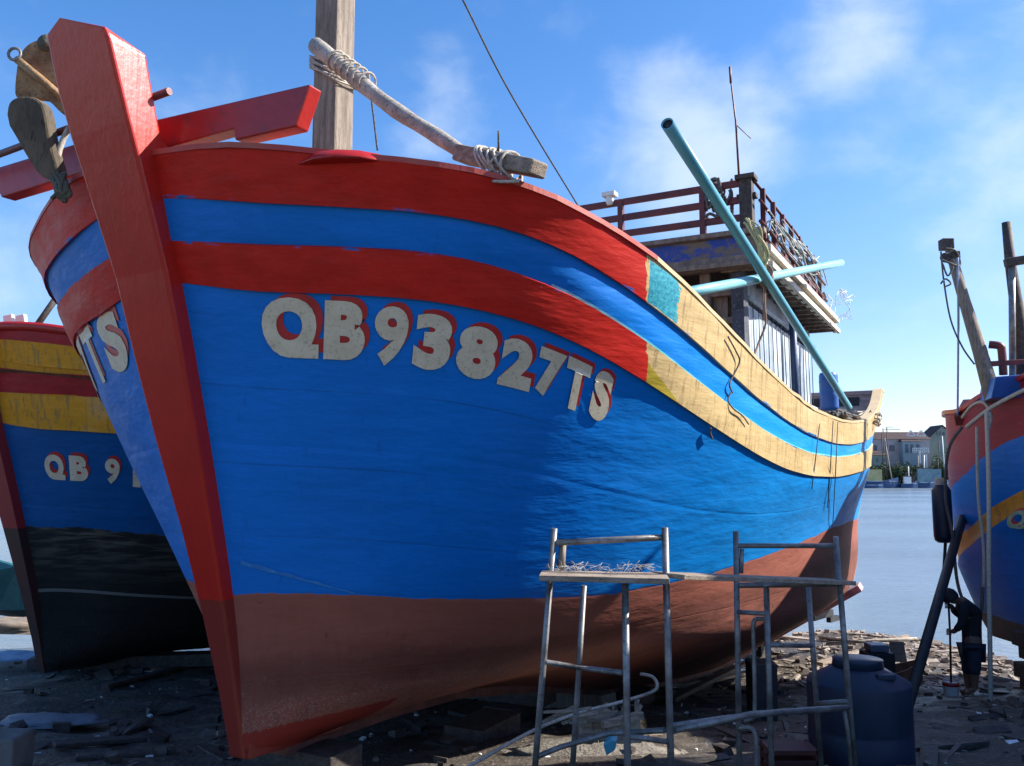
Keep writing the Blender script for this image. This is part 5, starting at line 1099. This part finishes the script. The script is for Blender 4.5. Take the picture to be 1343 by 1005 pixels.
def wnoise(scale, detail, zs=2.2, dist=.4):
    mp = nt.nodes.new('ShaderNodeMapping'); mp.inputs['Scale'].default_value = (1, 1, zs); nt.links.new(tc.outputs['Generated'], mp.inputs[0])
    n = nt.nodes.new('ShaderNodeTexNoise'); nt.links.new(mp.outputs[0], n.inputs['Vector']); n.inputs['Scale'].default_value = scale; n.inputs['Detail'].default_value = detail; n.inputs['Roughness'].default_value = .55; n.inputs['Distortion'].default_value = dist
    return n.outputs[0]
def blob(px, py, rad):
    d = (at(px, py, 1)-Vector((0, 0, CAMZ))).normalized()
    n = nt.nodes.new('ShaderNodeVectorMath'); n.operation = 'DISTANCE'; nt.links.new(tc.outputs['Generated'], n.inputs[0]); n.inputs[1].default_value = d
    return wr(n.outputs['Value'], 0.0, rad, 1.0, 0.0)
cl = wnoise(8, 9, 1.5, .2); 
mask = None
for (px, py, rad, k) in [(900,190,.15,1.0),(960,150,.11,.75),(780,180,.10,.5),(1110,45,.11,.7),(570,180,.10,.5),(1150,200,.08,.4),(590,110,.08,.4),(1240,560,.2,.25),(640,330,.1,.3),(1800,200,.5,.8),(-600,300,.5,.7)]:
    b = wm('MULTIPLY', blob(px, py, rad), k); mask = b if mask is None else wm('MAXIMUM', mask, b)
cov = wr(wm('ADD', wm('MULTIPLY', mask, .42), wm('MULTIPLY', cl, .75)), .38, .86)
mx = nt.nodes.new('ShaderNodeMix'); mx.data_type = 'RGBA'; nt.links.new(wm('MULTIPLY', cov, .65), mx.inputs[0])
hs = nt.nodes.new('ShaderNodeHueSaturation'); nt.links.new(sky.outputs[0], hs.inputs['Color']); hs.inputs['Saturation'].default_value = 1.35; hs.inputs['Value'].default_value = 1.2
tn = nt.nodes.new('ShaderNodeMix'); tn.data_type = 'RGBA'; tn.blend_type = 'MULTIPLY'; tn.inputs[0].default_value = 1; nt.links.new(hs.outputs[0], tn.inputs[6]); tn.inputs[7].default_value = (1.4, 1.08, 1.13, 1); sz = nt.nodes.new('ShaderNodeSeparateXYZ'); nt.links.new(tc.outputs['Generated'], sz.inputs[0]); hz = nt.nodes.new('ShaderNodeMix'); hz.data_type = 'RGBA'; hz.blend_type = 'MULTIPLY'; nt.links.new(wr(sz.outputs[2], 0.0, .38, 1.0, 0.0), hz.inputs[0]); nt.links.new(tn.outputs[2], hz.inputs[6]); hz.inputs[7].default_value = (.60, .74, .84, 1); nt.links.new(hz.outputs[2], mx.inputs[6]); mx.inputs[7].default_value = (5.2, 5.9, 6.7, 1)
nt.links.new(mx.outputs[2], bg.inputs[0])
SC.view_settings.view_transform = 'Standard'; SC.view_settings.look = 'None'; SC.view_settings.exposure = 0.97; SC.view_settings.gamma = 1
SC.cycles.max_bounces = 6
